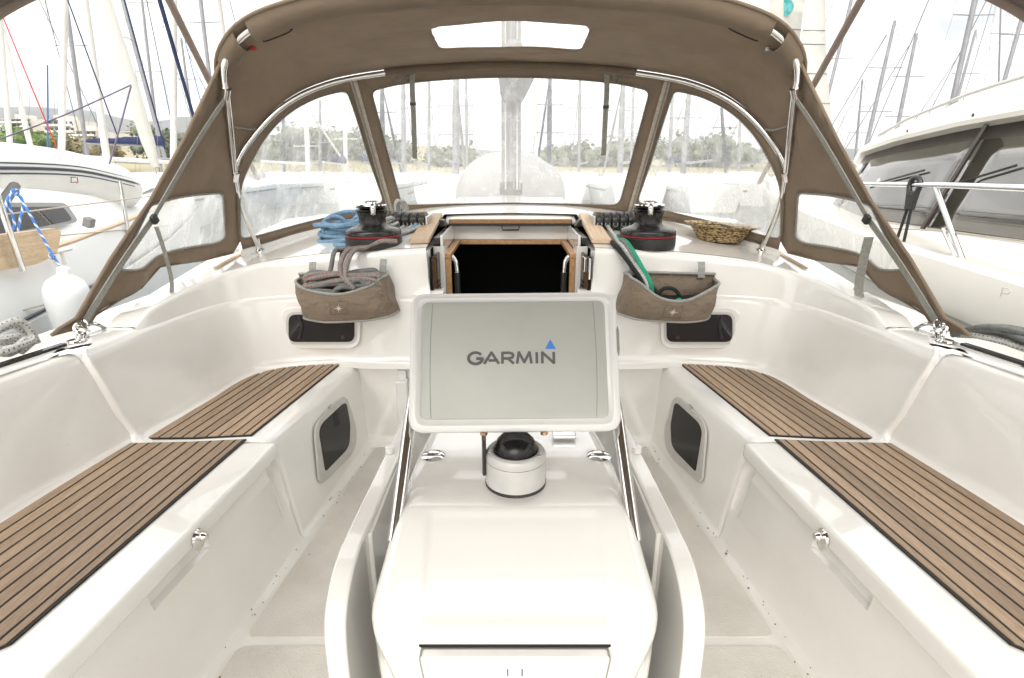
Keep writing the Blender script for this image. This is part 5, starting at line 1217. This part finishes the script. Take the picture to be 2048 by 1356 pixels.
SB = [
 ((0, 50), (22, 310), 9, 20, 'sailboat whose mast is the leftmost, at the picture edge', 'mast_w', dict(rot=.2, cover='navy')),
 ((0, 40), (64, 305), 9, 24, 'sailboat with the mast that leans most, second from the left edge', 'mast_w', dict(cover='sailgrey')),
 ((129, 30), (123, 310), 11, 17, 'sailboat with an upright cream mast above the dinghy', 'mast_w', dict(rot=-.15)),
 ((136, 36), (176, 320), 7, 27, 'sailboat with a thin mast right of the upright cream mast', 'mast', dict()),
 ((173, 26), (214, 320), 12, 15, 'sailboat with a broad white mast and wide spreaders near navy cover', 'mast_w', dict(furl='navy')),
 ((245, 0), (323, 290), 7, 26, 'sailboat with slim mast and long navy boom cover behind cream foresail', 'mast', dict(cover='navy', rot=-1.3, L_=8, boomz=1.5)),
 ((286, 20), (318, 300), 5, 34, 'distant sailboat with thin mast left of the cream upright pole', 'mast', dict()),
 ((348, 40), (347, 310), 11, 19, 'sailboat with vertical cream mast left of the bimini pole', 'mast_w', dict(furl='sail')),
 ((362, 75), (384, 240), 5, 30, 'distant sailboat with dark thin mast beside the bimini pole', 'mast', dict()),
 ((401, 0), (420, 160), 7, 23, 'sailboat whose grey mast rises behind the left bimini pole', 'mast', dict()),
 # ahead, seen through the hood windows
 ((566, 200), (568, 330), 6, 38, 'sailboat with dark blue mast line in the left side window edge', 'stripe', dict(rot=.3)),
 ((612, 210), (616, 340), 9, 30, 'sailboat with pale mast in the middle of the left side window', 'mast_w', dict(rot=-.2, furl='sail')),
 ((640, 200), (640, 340), 6, 40, 'sailboat with thin slanting mast in the left side window', 'mast', dict()),
 ((688, 180), (692, 340), 8, 33, 'sailboat with mast near the left zip strip', 'mast_w', dict(cover='navy')),
 ((764, 170), (765, 340), 10, 29, 'sailboat with navy-furled mast at left edge of the centre window', 'stripe', dict(furl='navy', cover='navy')),
 ((806, 160), (808, 340), 9, 34, 'sailboat with pale mast left of the left hanging strap', 'mast', dict()),
 ((858, 160), (858, 340), 6, 42, 'distant sailboat with a thin mast right of left hanging strap', 'mast', dict()),
 ((912, 150), (912, 345), 14, 25, 'sailboat with the thick grey mast left of the dark sail bundle', 'mast', dict(furl='coverlite')),
 ((932, 150), (934, 340), 5, 45, 'distant sailboat with hairline mast beside thick grey mast', 'mast', dict()),
 ((1100, 150), (1098, 340), 9, 32, 'sailboat with navy mast right of the dark sail bundle', 'stripe', dict(furl='navy', rot=.1)),
 ((1072, 160), (1072, 340), 6, 40, 'distant sailboat with thin mast just right of the near mast', 'mast_w', dict()),
 ((1160, 160), (1158, 340), 6, 36, 'sailboat with thin mast left of right hanging strap', 'mast', dict()),
 ((1246, 165), (1240, 340), 11, 28, 'sailboat with broad mast at right edge of the centre window', 'mast', dict(furl='coverlite')),
 ((1268, 160), (1262, 330), 5, 43, 'distant sailboat with hairline mast beside the right zip strip', 'mast', dict()),
 ((1345, 190), (1338, 340), 7, 35, 'sailboat with thin mast at left of the right side window', 'mast', dict(cover='navy')),
 ((1378, 185), (1366, 345), 11, 27, 'sailboat with broad grey mast in the right side window', 'mast', dict()),
 ((1443, 215), (1452, 345), 7, 31, 'sailboat with dark slanted mast in the right side window', 'stripe', dict()),
 ((1480, 240), (1478, 340), 6, 38, 'sailboat with thin mast at right end of the right side window', 'mast', dict()),
 # right
 ((1688, 60), (1661, 170), 6, 30, 'sailboat with mast beside the hoisted white sail', 'mast', dict()),
 ((1725, 158), (1712, 300), 4, 44, 'distant sailboat with the shortest mast at right', 'mast', dict(topless=False)),
 ((1790, 41), (1738, 268), 7, 26, 'sailboat with grey leaning mast left of two above the yacht roof', 'mast', dict(topless=False)),
 ((1833, 67), (1800, 230), 7, 28, 'sailboat with grey leaning mast right of two above the yacht roof', 'mast', dict(topless=False)),
 ((1950, 0), (1911, 175), 9, 22, 'sailboat with thick mast rising over the middle of the yacht roof', 'mast', dict()),
 ((1952, 60), (1922, 170), 5, 33, 'distant sailboat with thin mast right beside the thick one', 'mast', dict(topless=False)),
 ((2002, 0), (1998, 145), 3, 40, 'distant sailboat with hairline mast near the upper right corner', 'mast', dict()),
 ((2047, 25), (2016, 135), 7, 25, 'sailboat with mast at the right picture edge above the yacht', 'mast', dict()),
]
for tp, bt, wp, d, lb, mm_, kw in SB: sailboat(tp, bt, wp, d, lb, mm_, **kw)
# cream furled foresail on a raked stay, left
def stay_obj(name, label, cat, pts, r, mat, n=8):
    t = thing(name, label, cat, pts[0]); q = MB(); q.tube(pts, r, n, uv=False); q.build(name + '_run', mat, t); return t
A_ = U(195, -40, y=9.5); B_ = U(312, 335, y=9.5)
stay_obj('furled_foresail', 'thick cream foresail furled on its stay above the dinghy', 'sail', [A_ + (A_ - B_) * 1.5, A_, lerp(A_, B_, .5), lerp(A_, B_, .85), B_], [.05, .10, .115, .10, .06], M['sail'], 12)
# coloured running lines, left
for lb, a, b, d, r, mt in (('red signal halyard slanting down to the dinghy', (-20, -30), (118, 306), 11, .012, 'redfab'), ('navy halyard slanting down beside the broad white mast', (132, -10), (240, 285), 12, .014, 'navy'), ('navy line slanting to the right of the cream furled foresail', (246, -10), (330, 298), 13, .018, 'navy'), ('purple rope crossing level in front of the masts', (0, 278), (262, 170), 8, .010, 'purple'), ('grey mooring line running down to the deck block', (262, 172), (180, 445), 5.2, .008, 'purple'), ('blue vertical halyard left of the cream mast', (95, 130), (95, 312), 14, .018, 'bluel'), ('thin blue line beside the left bimini pole', (366, 65), (402, 205), 14, .012, 'bluel')):
    if mt not in M: M[mt] = material(mt + '_line', (.16, .13, .20) if mt == 'purple' else (.05, .14, .36), .7)
    a3 = U(*a, y=d); b3 = U(*b, y=d); mid = lerp(a3, b3, .5) + V((0, 0, -.03)); stay_obj('line', lb, 'rope', crom([a3, mid, b3], 4), r, M[mt], 6)
# hoisted white sails at right
def sail(label, pts, d0, d1, disc=None):
    t = thing('hoisted_sail', label, 'sail', U(*pts[-1], y=d1)); n = len(pts)
    P3 = [U(*p, y=lerp(d0, d1, i / (n - 1))) for i, p in enumerate(pts)]
    def f3(u, v):
        d = lerp(d0, d1, (u - min(p[0] for p in pts)) / (max(p[0] for p in pts) - min(p[0] for p in pts))); p = U(u, v, y=d); return p + V((0, .3 * math.sin((u - 1530) / 60), 0))
    m_, _ = sheet([V(p) for p in pts], [], f3, 30, 14); m_.build('sail_cloth', M['sail'], t, smooth=80, solid=.01)
    for vv in (52, 80, 140, 200, 250):
        xs = [u for u in range(1536, 1690, 3) if inpoly((u, vv + (u - 1536) * .04), pts)]
        if len(xs) > 3: q = MB(); q.tube([f3(u, vv + (u - 1536) * .04) + V((0, -.02, 0)) for u in xs], .012, 4, uv=False); q.build('panel_seam', M['strap2'], t)
    if disc:
        c = f3(*disc); q = MB(); q.lathe([(.0001, 0), (.22, 0), (.22, .02), (.0001, .02)], 24, Matrix.Translation(c + V((0, -.06, 0))) @ Matrix.Rotation(math.pi / 2, 4, 'X') , caps=False); q.build('sail_emblem', M['teal'], t)
    return t
sail('hoisted white mainsail with round teal emblem behind sprayhood', [(1536, -60), (1626, -60), (1604, 122), (1590, 130), (1545, 60)], 17, 18.5, (1577, 12))
sail('narrow hoisted white sail right of the teal emblem', [(1626, -60), (1660, -60), (1662, 120), (1672, 245), (1672, 300), (1600, 150), (1612, 90)], 16.5, 17.5)

# ================================================================== OWN MAST AND FOREDECK
t = thing('own_mast', 'grey mast standing just ahead of the sprayhood centre window', 'mast', (0, 5.2, 1.0))
q = MB(); rows = []
for z in (1.0, 9.0): rows.append([V((.012 + .085 * math.cos(a), 5.2 + .13 * math.sin(a), z)) for a in [2 * math.pi * k / 20 for k in range(20)]])
q.grid(rows, closed=True, capa=True, capb=True); q.build('mast_section', M['mast'], t)
for k, xx in enumerate((-.075, -.045, .03, .06, .085)):
    q = MB(); q.tube([(xx, 5.05 - .01 * k, 1.05), (xx * .8, 5.06, 8)], .007, 6, uv=False); q.build('halyard', M['r_white' if k % 2 else 'stay'], t)
q = MB(); q.box((-.10, 5.04, 1.0), (.11, 5.36, 1.12)); q.build('mast_collar', M['black'], t, bevel=.02)
q = MB(); rows = []
for y, z, r in ((4.15, 2.0, .01), (4.2, 2.0, .07), (4.4, 1.98, .14), (4.7, 1.97, .21), (4.95, 1.97, .25), (5.08, 1.99, .2)):
    rows.append([V((r * .62 * math.cos(a) * (1 + .16 * math.sin(3 * a + y * 4)) + .03, y, z + r * 1.1 * math.sin(a) * (1 if math.sin(a) > 0 else .75) * (1 + .12 * math.cos(5 * a + y * 6)))) for a in [2 * math.pi * k / 18 for k in range(18)]])
t2 = thing('boom_with_sail', 'dark grey covered boom end hanging above the near mast foot', 'boom', (0, 4.9, 2.0)); q = MB(); q.grid(rows, closed=True, capa=True, capb=True); q.build('boom_cover', M['sailgrey'], t2)
q = MB(); q.tube([(0, 4.1, 1.95), (0, 5.1, 1.92)], .045, 12, uv=False); q.build('boom', M['mast'], t2)
t = thing('covered_tender', 'pale grey fabric-covered bundle on deck ahead of the sprayhood', 'tender cover', (0, 6.6, .95))
q = MB(); rows = []; rnd = random.Random(4)
for k in range(13):
    f = k / 12; y = 5.75 + 1.5 * f; sc = math.sin(math.pi * (.12 + .76 * f)) ** .6
    rows.append([V(((.62 * sc + .05 * math.sin(7 * f)) * math.cos(a) + .0, y, .86 + .56 * sc * math.sin(a) ** .7 * (1 + .04 * math.sin(a * 7 + k)))) for a in [math.pi * j / 20 for j in range(21)]])
q.grid(rows, capa=True, capb=True); q.build('fabric_cover', M['coverlite'], t, smooth=70)

# ================================================================== LEFT NEIGHBOUR SAILBOAT
nb_ = thing('neighbour_sailboat', 'white sailboat moored close along the left side, dinghy on its deck', 'sailboat', (-4.2, 3, ZW))
rows = []
st = [(-2.5, -2.45, .70), (0, -2.30, .70), (1.5, -2.34, .715), (2.55, -2.48, .735), (3.3, -2.68, .755), (4.13, -2.96, .78), (5.2, -3.35, .82), (6.4, -3.85, .88), (7.6, -4.4, .94)]
for y, x, z in st:
    rows.append([V(p) for p in ((-4.8, y, z + .10), (x - .55, y, z + .03), (x - .08, y, z), (x - .075, y, z + .045), (x - .02, y, z + .045), (x - .005, y, z - .01), (x + .02, y, z - .22), (x + .035, y, z - .228), (x + .045, y, z - .24), (x - .02, y, .1), (x - .22, y, -.7))])
q = MB(); q.grid(rows); q.build('hull', M['hull'], nb_, smooth=30)
q = MB(); q.tube([V((x + .040, y, z - .218)) for y, x, z in st], .010, 6, uv=False); q.build('rubbing_strake', M['stripe'], nb_)
q = MB(); q.ribbon([V((x - .048, y, z + .052)) for y, x, z in st], (1, 0, 0), .05, .012); q.build('teak_toe_rail', M['teak_pale'], nb_, smooth=0)
# coachroof
rows = []
for y, x, z in ((-2, -3.0, 1.10), (1, -3.0, 1.12), (3.0, -3.08, 1.12), (4.0, -3.22, 1.09), (4.7, -3.42, 1.02), (5.6, -3.8, .93), (6.0, -4.2, .88)):
    rows.append([V(p) for p in ((x + .05, y, .70), (x, y, .80), (x - .10, y, z - .06), (x - .18, y, z), (-4.3, y, z + .08), (-5.2, y, z))])
q = MB(); q.grid(rows); q.build('coachroof', M['hull'], nb_, smooth=45)
def NW(u, v, off=0): return UP(u, v, V((-3.10 + off, 3.0, .95)), V((1, .14, .33)).normalized())
po = rpoly([(-60, 405), (132, 405), (158, 443), (60, 468), (-60, 490)], [4, 12, 10, 30, 4], 4); pi_ = rpoly([(-60, 415), (126, 413), (146, 440), (60, 458), (-60, 477)], [4, 8, 8, 30, 4], 4)
q = MB(); q.slab([NW(p.x, p.y, .0) for p in po], [NW(p.x, p.y, .02) for p in po]); wf_ = q.build('cabin_window_border', M['windowgrey'], nb_, smooth=0)
q = MB(); q.slab([NW(p.x, p.y, .0) for p in pi_], [NW(p.x, p.y, .024) for p in pi_]); q.build('cabin_window', M['plexi_grey'], nb_, smooth=0)
# stanchions, lifelines, cleats, block
sts = [(U(46, 542, x=-2.40), U(-6, 390, x=-2.40)), (U(257, 470, x=-2.96), U(240, 362, x=-2.96))]
for a, b in sts: q = MB(); q.tube([a, b], .0135, 10, uv=False); q.build('stanchion', M['chrome'], nb_)
for (a, b, c, d_) in ((0, 482, 262, 458), (0, 430, 400, 380), (0, 633, 178, 585)):
    p = U(a, b, x=-2.5); r_ = U(c, d_, x=-2.98 if c > 200 else -2.42); q = MB(); q.tube([p + (p - r_) * .8, p, r_, r_ + (r_ - p) * .6], .004, 6, uv=False); q.build('lifeline', M['zip'], nb_)
for u in (185, 201):
    p = U(u, 562 - (u - 185) * .3, x=-2.50); q = MB(); q.lathe([(.0001, 0), (.012, 0), (.010, .006), (.0001, .007)], 12, Matrix.Translation(p + V((.04, 0, 0))) @ Matrix.Rotation(math.pi / 2, 4, 'Y') @ Matrix.Diagonal((1.6, 1, 1, 1)), caps=False); q.build('hull_vent', M['black'], nb_)
p = U(118, 520, x=-2.55); q = MB(); q.tube([p + V((-.0, -.10, .04)), p + V((0, .10, .05))], .012, 8, uv=False); q.tube([p + V((0, -.03, -.03)), p + V((0, -.03, .04))], .010, 8, uv=False); q.tube([p + V((0, .03, -.03)), p + V((0, .03, .045))], .010, 8, uv=False); q.build('mooring_cleat', M['mast_w'], nb_)
p = U(178, 445, x=-3.0); q = MB(); q.box((-.028, -.03, -.035), (.028, .03, .035), Matrix.Translation(p) @ Matrix.Rotation(.4, 4, 'Y')); q.build('deck_block', M['sailgrey'], nb_, bevel=.01)
for dz in (.0,): q = MB(); q.tube([U(0, 412, x=-3.05), U(30, 372, x=-3.2)], .03, 8, uv=False); q.build('deck_fitting', M['black'], nb_)
# dinghy on the neighbour's deck
t = thing('inflatable_dinghy', 'white inflatable dinghy with three navy stripes lying on the left boat', 'dinghy', (-3.6, 4, 1.0))
cen = crom([(-3.75, 1.6, 1.22), (-3.72, 2.6, 1.205), (-3.70, 3.3, 1.20), (-3.72, 4.0, 1.20), (-3.78, 4.6, 1.175), (-3.86, 5.1, 1.11), (-3.94, 5.5, 1.05), (-4.0, 5.8, 1.005)], 4)
rr_ = [.225] * (len(cen) - 5) + [.215, .195, .165, .12, .085]
q = MB(); q.tube(cen, rr_, 20); q.build('buoyancy_tube', M['rib'], t, smooth=60)
cen2 = [V((p.x - 1.15, p.y, p.z)) for p in cen]; q = MB(); q.tube(cen2, rr_, 20); q.build('buoyancy_tube', M['rib'], t, smooth=60)
q = MB(); q.grid([[p + V((-.1, 0, -.1)) for p in cen], [p + V((-1.05, 0, -.1)) for p in cen]]); q.build('floor', M['rib'], t)
for k, (a, wdt) in enumerate(((.34, .006), (.18, .012), (.02, .006))):
    q = MB(); q.tube([p + V((math.cos(a) * (r + .001), 0, math.sin(a) * (r + .001))) for p, r in zip(cen[6:], rr_[6:])], wdt, 6, uv=False); q.build('stripe', M['stripe'], t)
q = MB(); q.lathe([(.0001, 0), (.085, 0), (.088, .03), (.07, .06), (.0001, .07)], 20, Matrix.Translation(cen[-1]) @ Matrix.Rotation(-math.pi / 2, 4, 'X'), caps=False); q.build('end_cone', M['rib'], t)
c = U(147, 360, x=-3.50); q = MB()
def ds(pts, dy=0): q.tube([c + V((.003, a * .07, b * .07)) for a, b in pts], .004, 5, uv=False)
ds([(.35, .3), (-.3, .3), (-.5, -.25), (.25, -.25)]); q.build('maker_mark', M['stripe'], t); q = MB(); ds([(.62, .3), (.5, -.3), (.3, -.32)]); q.build('maker_mark', M['redfab'], t)
# weathered board leaning on the toe rail
t = thing('wooden_board', 'pale worn wooden plank standing along the left boat edge', 'board', U(60, 545, x=-2.44))
po = rpoly([(-90, 480), (112, 456), (123, 462), (116, 506), (80, 528), (-90, 556)], [2, 8, 8, 10, 30, 2], 4)
q = MB(); q.slab([U(p.x, p.y, x=-2.44) for p in po], [U(p.x, p.y, x=-2.44) + V((-.03, 0, 0)) for p in po]); q.build('board', M['wood'], t, bevel=.004)
# fender with blue and white line
fx = U(136, 610, x=-2.30); t = thing('fender', 'white teardrop fender hanging between the boats at left', 'fender', fx)
fp_ = [(.0001, -.27), (.03, -.268), (.055, -.25), (.074, -.18), (.092, -.06), (.106, .05), (.104, .095), (.086, .138), (.05, .165), (.032, .176), (.030, .21), (.022, .218), (.0001, .219)]
fp_ = [(a * .92, b * .92) for a, b in fp_]
q = MB(); q.lathe(fp_, 28, Matrix.Translation(fx) @ Matrix.Rotation(.12, 4, 'Y'), caps=False); q.build('fender_body', M['fender'], t)
t = thing('fender_line', 'blue and white fender line looped over the left boat rail', 'rope', U(30, 385, x=-2.48))
tube_obj('rope_run', [U(122, 535, x=-2.32), U(104, 508, x=-2.36), U(80, 465, x=-2.42), U(52, 415, x=-2.46), U(38, 392, x=-2.48), U(24, 388, x=-2.48), U(14, 400, x=-2.48), U(11, 430, x=-2.48), U(17, 456, x=-2.48), U(27, 458, x=-2.48), U(28, 440, x=-2.48), U(18, 408, x=-2.48), U(24, 390, x=-2.48), U(40, 392, x=-2.48), U(46, 410, x=-2.48), U(40, 440, x=-2.48), U(36, 464, x=-2.48)], .006, M['r_bw'], t)
q = MB(); q.tube([U(30 + 7 * math.cos(a), 384 + 5 * math.sin(a), x=-2.475 - .003 * a) for a in [k * .7 for k in range(20)]], .006, 8); q.build('knot', M['r_bw'], t)
tube_obj('knot', [U(104 + 5 * math.cos(a), 512 + 5 * math.sin(a), x=-2.35) for a in [k * .8 for k in range(12)]], .006, M['r_bw'], t)
# ropes on own side decks
for s, mt, lb in ((-1, 'r_white', 'white dark-flecked rope coil on the left side deck edge'), (1, 'r_grey2', 'grey-blue rope bundle on the right side deck edge')):
    t = thing('rope_coil', lb, 'rope', (s * (1.485 if s < 0 else 1.56), 1.46 if s < 0 else 1.5, .72)); rnd = random.Random(8 + s); pts = []
    if s < 0:
        for k in range(60):
            a = k * .62; pts.append((-1.485 + .055 * math.cos(a) * (1 + .2 * math.sin(k)), 1.46 + .085 * math.sin(a), .735 + .007 * (k % 6) + .012 * math.sin(a * 1.7)))
        q = MB(); q.tube(crom(pts, 3), .0095, 8); q.build('coil', M[mt], t)
        tube_obj('loop', [(-1.53, 1.38, .74), (-1.50, 1.45, .79), (-1.47, 1.51, .815), (-1.46, 1.535, .79), (-1.455, 1.545, .735)], .011, M[mt], t); tube_obj('loop', [(-1.55, 1.40, .74), (-1.515, 1.47, .785), (-1.485, 1.52, .80), (-1.47, 1.55, .74)], .011, M[mt], t)
    else:
        for k in range(8):
            tube_obj('strand', [(1.50 + rnd.uniform(-.02, .03), 1.70, .712 + .008 * (k % 3)), (1.53 + rnd.uniform(-.03, .03), 1.60, .735 + .012 * (k % 4)), (1.55 + rnd.uniform(-.03, .03), 1.48, .735 + .014 * (k % 4)), (1.58 + rnd.uniform(-.03, .03), 1.36, .735 + .012 * (k % 3)), (1.60, 1.2, .72)], .0095, M['r_grey2' if k % 4 else 'r_white'], t, 8)
        tube_obj('wrap', [(1.56 + .05 * math.cos(a), 1.36 + .01 * a, .74 + .045 * math.sin(a)) for a in [k * .6 for k in range(22)]], .0095, M['r_grey2'], t, 8)

# ================================================================== RIGHT MOTOR YACHT
yt = thing('motor_yacht', 'large cream motor yacht with wraparound windows moored close on right', 'yacht', (4.2, 4, ZW))
# deck and topsides
rows = []
for y, x, z in ((-3, 2.30, .62), (0, 2.32, .64), (2, 2.36, .68), (3.5, 2.48, .74), (5, 2.72, .82), (6.5, 3.1, .92), (8, 3.7, 1.02), (9.5, 4.6, 1.12)):
    rows.append([V(p) for p in ((5.2, y, z + .05), (x + .75, y, z + .02), (x + .14, y, z), (x + .10, y, z + .05), (x + .03, y, z + .05), (x, y, z + .02), (x - .03, y, z - .18), (x - .01, y, z - .24), (x + .05, y, z - .28), (x + .18, y, -.2), (x + .35, y, -.8))])
q = MB(); q.grid(rows); q.build('hull', M['cream'], yt, smooth=35)
# superstructure: sections along Y
sec = []
for y, xs, zw0, zw1, zr in ((0.5, 3.0, .82, 1.62, 2.10), (2.0, 3.0, .82, 1.62, 2.08), (3.2, 3.02, .82, 1.59, 2.02), (4.2, 3.08, .81, 1.535, 1.90), (5.0, 3.18, .805, 1.465, 1.73), (5.7, 3.33, .80, 1.385, 1.53), (6.2, 3.6, .80, 1.28, 1.39), (6.8, 4.2, .80, 1.12, 1.2)):
    sec.append((y, xs, zw0, zw1, zr))
def yrow(y, xs, zw0, zw1, zr): return [V(p) for p in ((xs - .20, y, .62), (xs - .10, y, .70), (xs - .02, y, zw0 - .02), (xs + .02, y, zw0), (xs + .14, y, lerp(zw0, zw1, .5)), (xs + .30, y, zw1 - .02), (xs + .22, y, zw1), (xs + .20, y, zw1 + .03), (xs + .24, y, lerp(zw1, zr, .45)), (xs + .34, y, lerp(zw1, zr, .62)), (xs + .36, y, lerp(zw1, zr, .66)), (xs + .62, y, lerp(zw1, zr, .92)), (xs + 1.3, y, zr + .03), (5.6, y, zr + .05))]
q = MB(); R2 = [yrow(*s_) for s_ in sec]; q.grid(R2); q.build('superstructure', M['cream'], yt, smooth=28)
def ysec(y):
    ys = [s_[0] for s_ in sec]; return [interp(y, ys, [s_[k] for s_ in sec]) for k in range(1, 5)]
def ywin(y, f, off=.012):
    xs, z0, z1, zr = ysec(y); return V((xs + lerp(.02, .30, f) - off, y, lerp(z0, z1 - .02, f)))
def ypane(y0, y1, f0, f1, name, mat, off, n=14):
    q = MB(); q.grid([[ywin(lerp(y0, y1, k / n), lerp(f0, f1, j / 4), off) for j in range(5)] for k in range(n + 1)]); return q.build(name, M[mat], yt, smooth=60, solid=.006)
ypane(.6, 6.5, 0.02, .99, 'window_band', 'yframe', .012, 30)  # window frame; its dark brown top strip also stands for the roof's shade
ypane(.7, 3.955, .03, .86, 'window_pane', 'yglass', .022); ypane(4.0, 5.45, .03, .86, 'window_pane', 'yglass', .022); ypane(5.52, 6.3, .05, .84, 'window_pane', 'yglass', .022)
q = MB(); q.tube([ywin(3.975, f, .045) for f in (0, .5, 1)], .018, 6, uv=False); q.build('mullion', M['yframe'], yt)
q = MB(); ys = [1.0, 2.0, 3.0, 4.0, 4.9, 5.6]
def yroofrail(y, up=.035):
    xs, z0, z1, zr = ysec(y); return V((xs + .29, y, lerp(z1, zr, .56) + up))
q.tube([yroofrail(lerp(.6, 5.5, k / 20)) for k in range(21)], .014, 8, uv=False); rl = q.build('roof_handrail', M['silver'], yt)
for y in (1.2, 2.4, 3.5, 4.5, 5.4): q = MB(); q.tube([yroofrail(y), yroofrail(y, -.02)], .012, 6, uv=False); q.build('handrail_post', M['silver'], rl)
for y in (1.5, 3.0, 4.05, 4.8): 
    xs, z0, z1, zr = ysec(y); q = MB(); q.lathe([(.0001, 0), (.013, 0), (.0001, .006)], 10, Matrix.Translation((xs + .195, y, z1 + .055)) @ Matrix.Rotation(-math.pi / 2, 4, 'Y'), caps=False); q.build('roof_stud', M['yframe'], yt)
# guard rail
def RL(u, v): return U(u, v, x=2.42)
ra = U(1716, 368, x=2.75); rb = U(1870, 370, x=2.56); rc = U(2048, 376, x=2.38); rd = rc + (rc - rb) * 1.4
q = MB(); q.tube(crom([ra + (ra - rb) * 1.0, ra, rb, rc, rd], 4), .017, 12, uv=False); gr = q.build('guard_rail', M['chrome'], yt)
sb_ = U(1934, 545, x=2.50)
q = MB(); q.tube([rb, sb_], .015, 12, uv=False); q.build('stanchion', M['chrome'], yt)
q = MB(); q.tube([U(1886, 458, x=2.54), U(1925, 545, x=2.53)], .012, 10, uv=False); q.build('stanchion_brace', M['chrome'], yt)
q = MB(); q.lathe([(.0001, 0), (.04, 0), (.035, .012), (.0001, .014)], 14, Matrix.Translation(sb_), caps=False); q.build('stanchion_base', M['chrome'], yt)
pth = [U(1700, 452, x=2.7), U(1885, 462, x=2.55), U(2048, 482, x=2.45)]; q = MB(); q.tube([pth[0], pth[1], pth[2], pth[2] + (pth[2] - pth[1])], .004, 6, uv=False); q.build('lifeline', M['zip'], yt)
# wipers
for (a, b) in (((1870, 320), (1750, 338)), ((2040, 340), (1960, 372))):
    q = MB(); q.tube([ywin(interp(a[0], [1870, 2040], [4.35, 3.5]), .60, .05), ywin(interp(b[0], [1750, 1960], [5.1, 3.95]), .44, .05)], .008, 6, uv=False); q.build('wiper', M['black'], yt)
# raised letter on the bulwark
lp = U(2003, 585, x=2.27); q = MB()
q.tube([lp + V((0, .0, -.022)), lp + V((0, 0, .024)), lp + V((0, -.034, .024)), lp + V((0, -.042, .013)), lp + V((0, -.034, .0)), lp + V((0, 0, .0))], .003, 6, uv=False); q.build('hull_letter', M['silver'], yt)
# curtain seen in the window: pale panel behind glass edge
# black snatch block hung from the rail with two lines
t = thing('hanging_block', 'black plastic hook block hanging on the yacht guard rail', 'block', U(1828, 385, x=2.6))
c = U(1829, 372, x=2.595)
q = MB(); q.tube([c + V((0, .045 * math.cos(a), .0 + .055 * math.sin(a))) for a in [2 * math.pi * k / 18 for k in range(18)]], .016, 8, closed=True); q.build('hook', M['black'], t)
po = [(-.05, -.03), (.05, -.03), (.034, -.15), (-.034, -.15)]
q = MB(); q.slab([c + V((-.014, a, b)) for a, b in po], [c + V((.014, a, b)) for a, b in po]); q.build('block_body', M['black'], t, bevel=.008)
for dy, u2, v2 in ((.018, 1790, 490), (-.016, 1800, 515)):
    e = U(u2, v2, x=2.52); q = MB(); q.tube([c + V((0, dy, -.14)), e + (e - c) * .25], .009, 8); q.build('line', M['r_black'], t)

# scattered dry dirt along the edges of the sole
q = MB(); rnd = random.Random(21)
for k in range(60):
    s = rnd.choice((-1, 1)); y = rnd.uniform(1.0, 2.2); x = s * (floorx(y) - abs(rnd.gauss(0, .022)) - .008 if rnd.random() < .85 else rnd.uniform(.40, .7)); r = rnd.uniform(.001, .0032) * (1.6 if rnd.random() < .1 else 1)
    a0 = rnd.uniform(0, 6.28); q.prism([(x + r * rnd.uniform(.4, 1.2) * math.cos(a0 + a), y + r * rnd.uniform(.4, 1.2) * math.sin(a0 + a)) for a in (0, 1.1, 2.3, 3.4, 4.7)], .0042, .0058)
tag(q.build('dirt', noisy('dry_dirt', (.10, .075, .05), (.20, .16, .11), 40, .9), None, smooth=0, weld=False), 'small brown dirt specks scattered on the cockpit floor', 'dirt', kind='stuff')
# ================================================================== HAZE
hz = bpy.data.materials.new('haze'); hz.use_nodes = True; N_ = hz.node_tree.nodes; N_.remove(N_['Principled BSDF'])
pv = N_.new('ShaderNodeVolumePrincipled'); pv.inputs['Color'].default_value = (.82, .86, .92, 1); pv.inputs['Density'].default_value = .0005; pv.inputs['Anisotropy'].default_value = .2
hz.node_tree.links.new(pv.outputs[0], N_['Material Output'].inputs['Volume'])
q = MB(); q.box((-3200, -3200, ZW - 8), (3200, 3200, 240)); hzo = q.build('haze', hz, None, smooth=0); tag(hzo, kind='stuff')
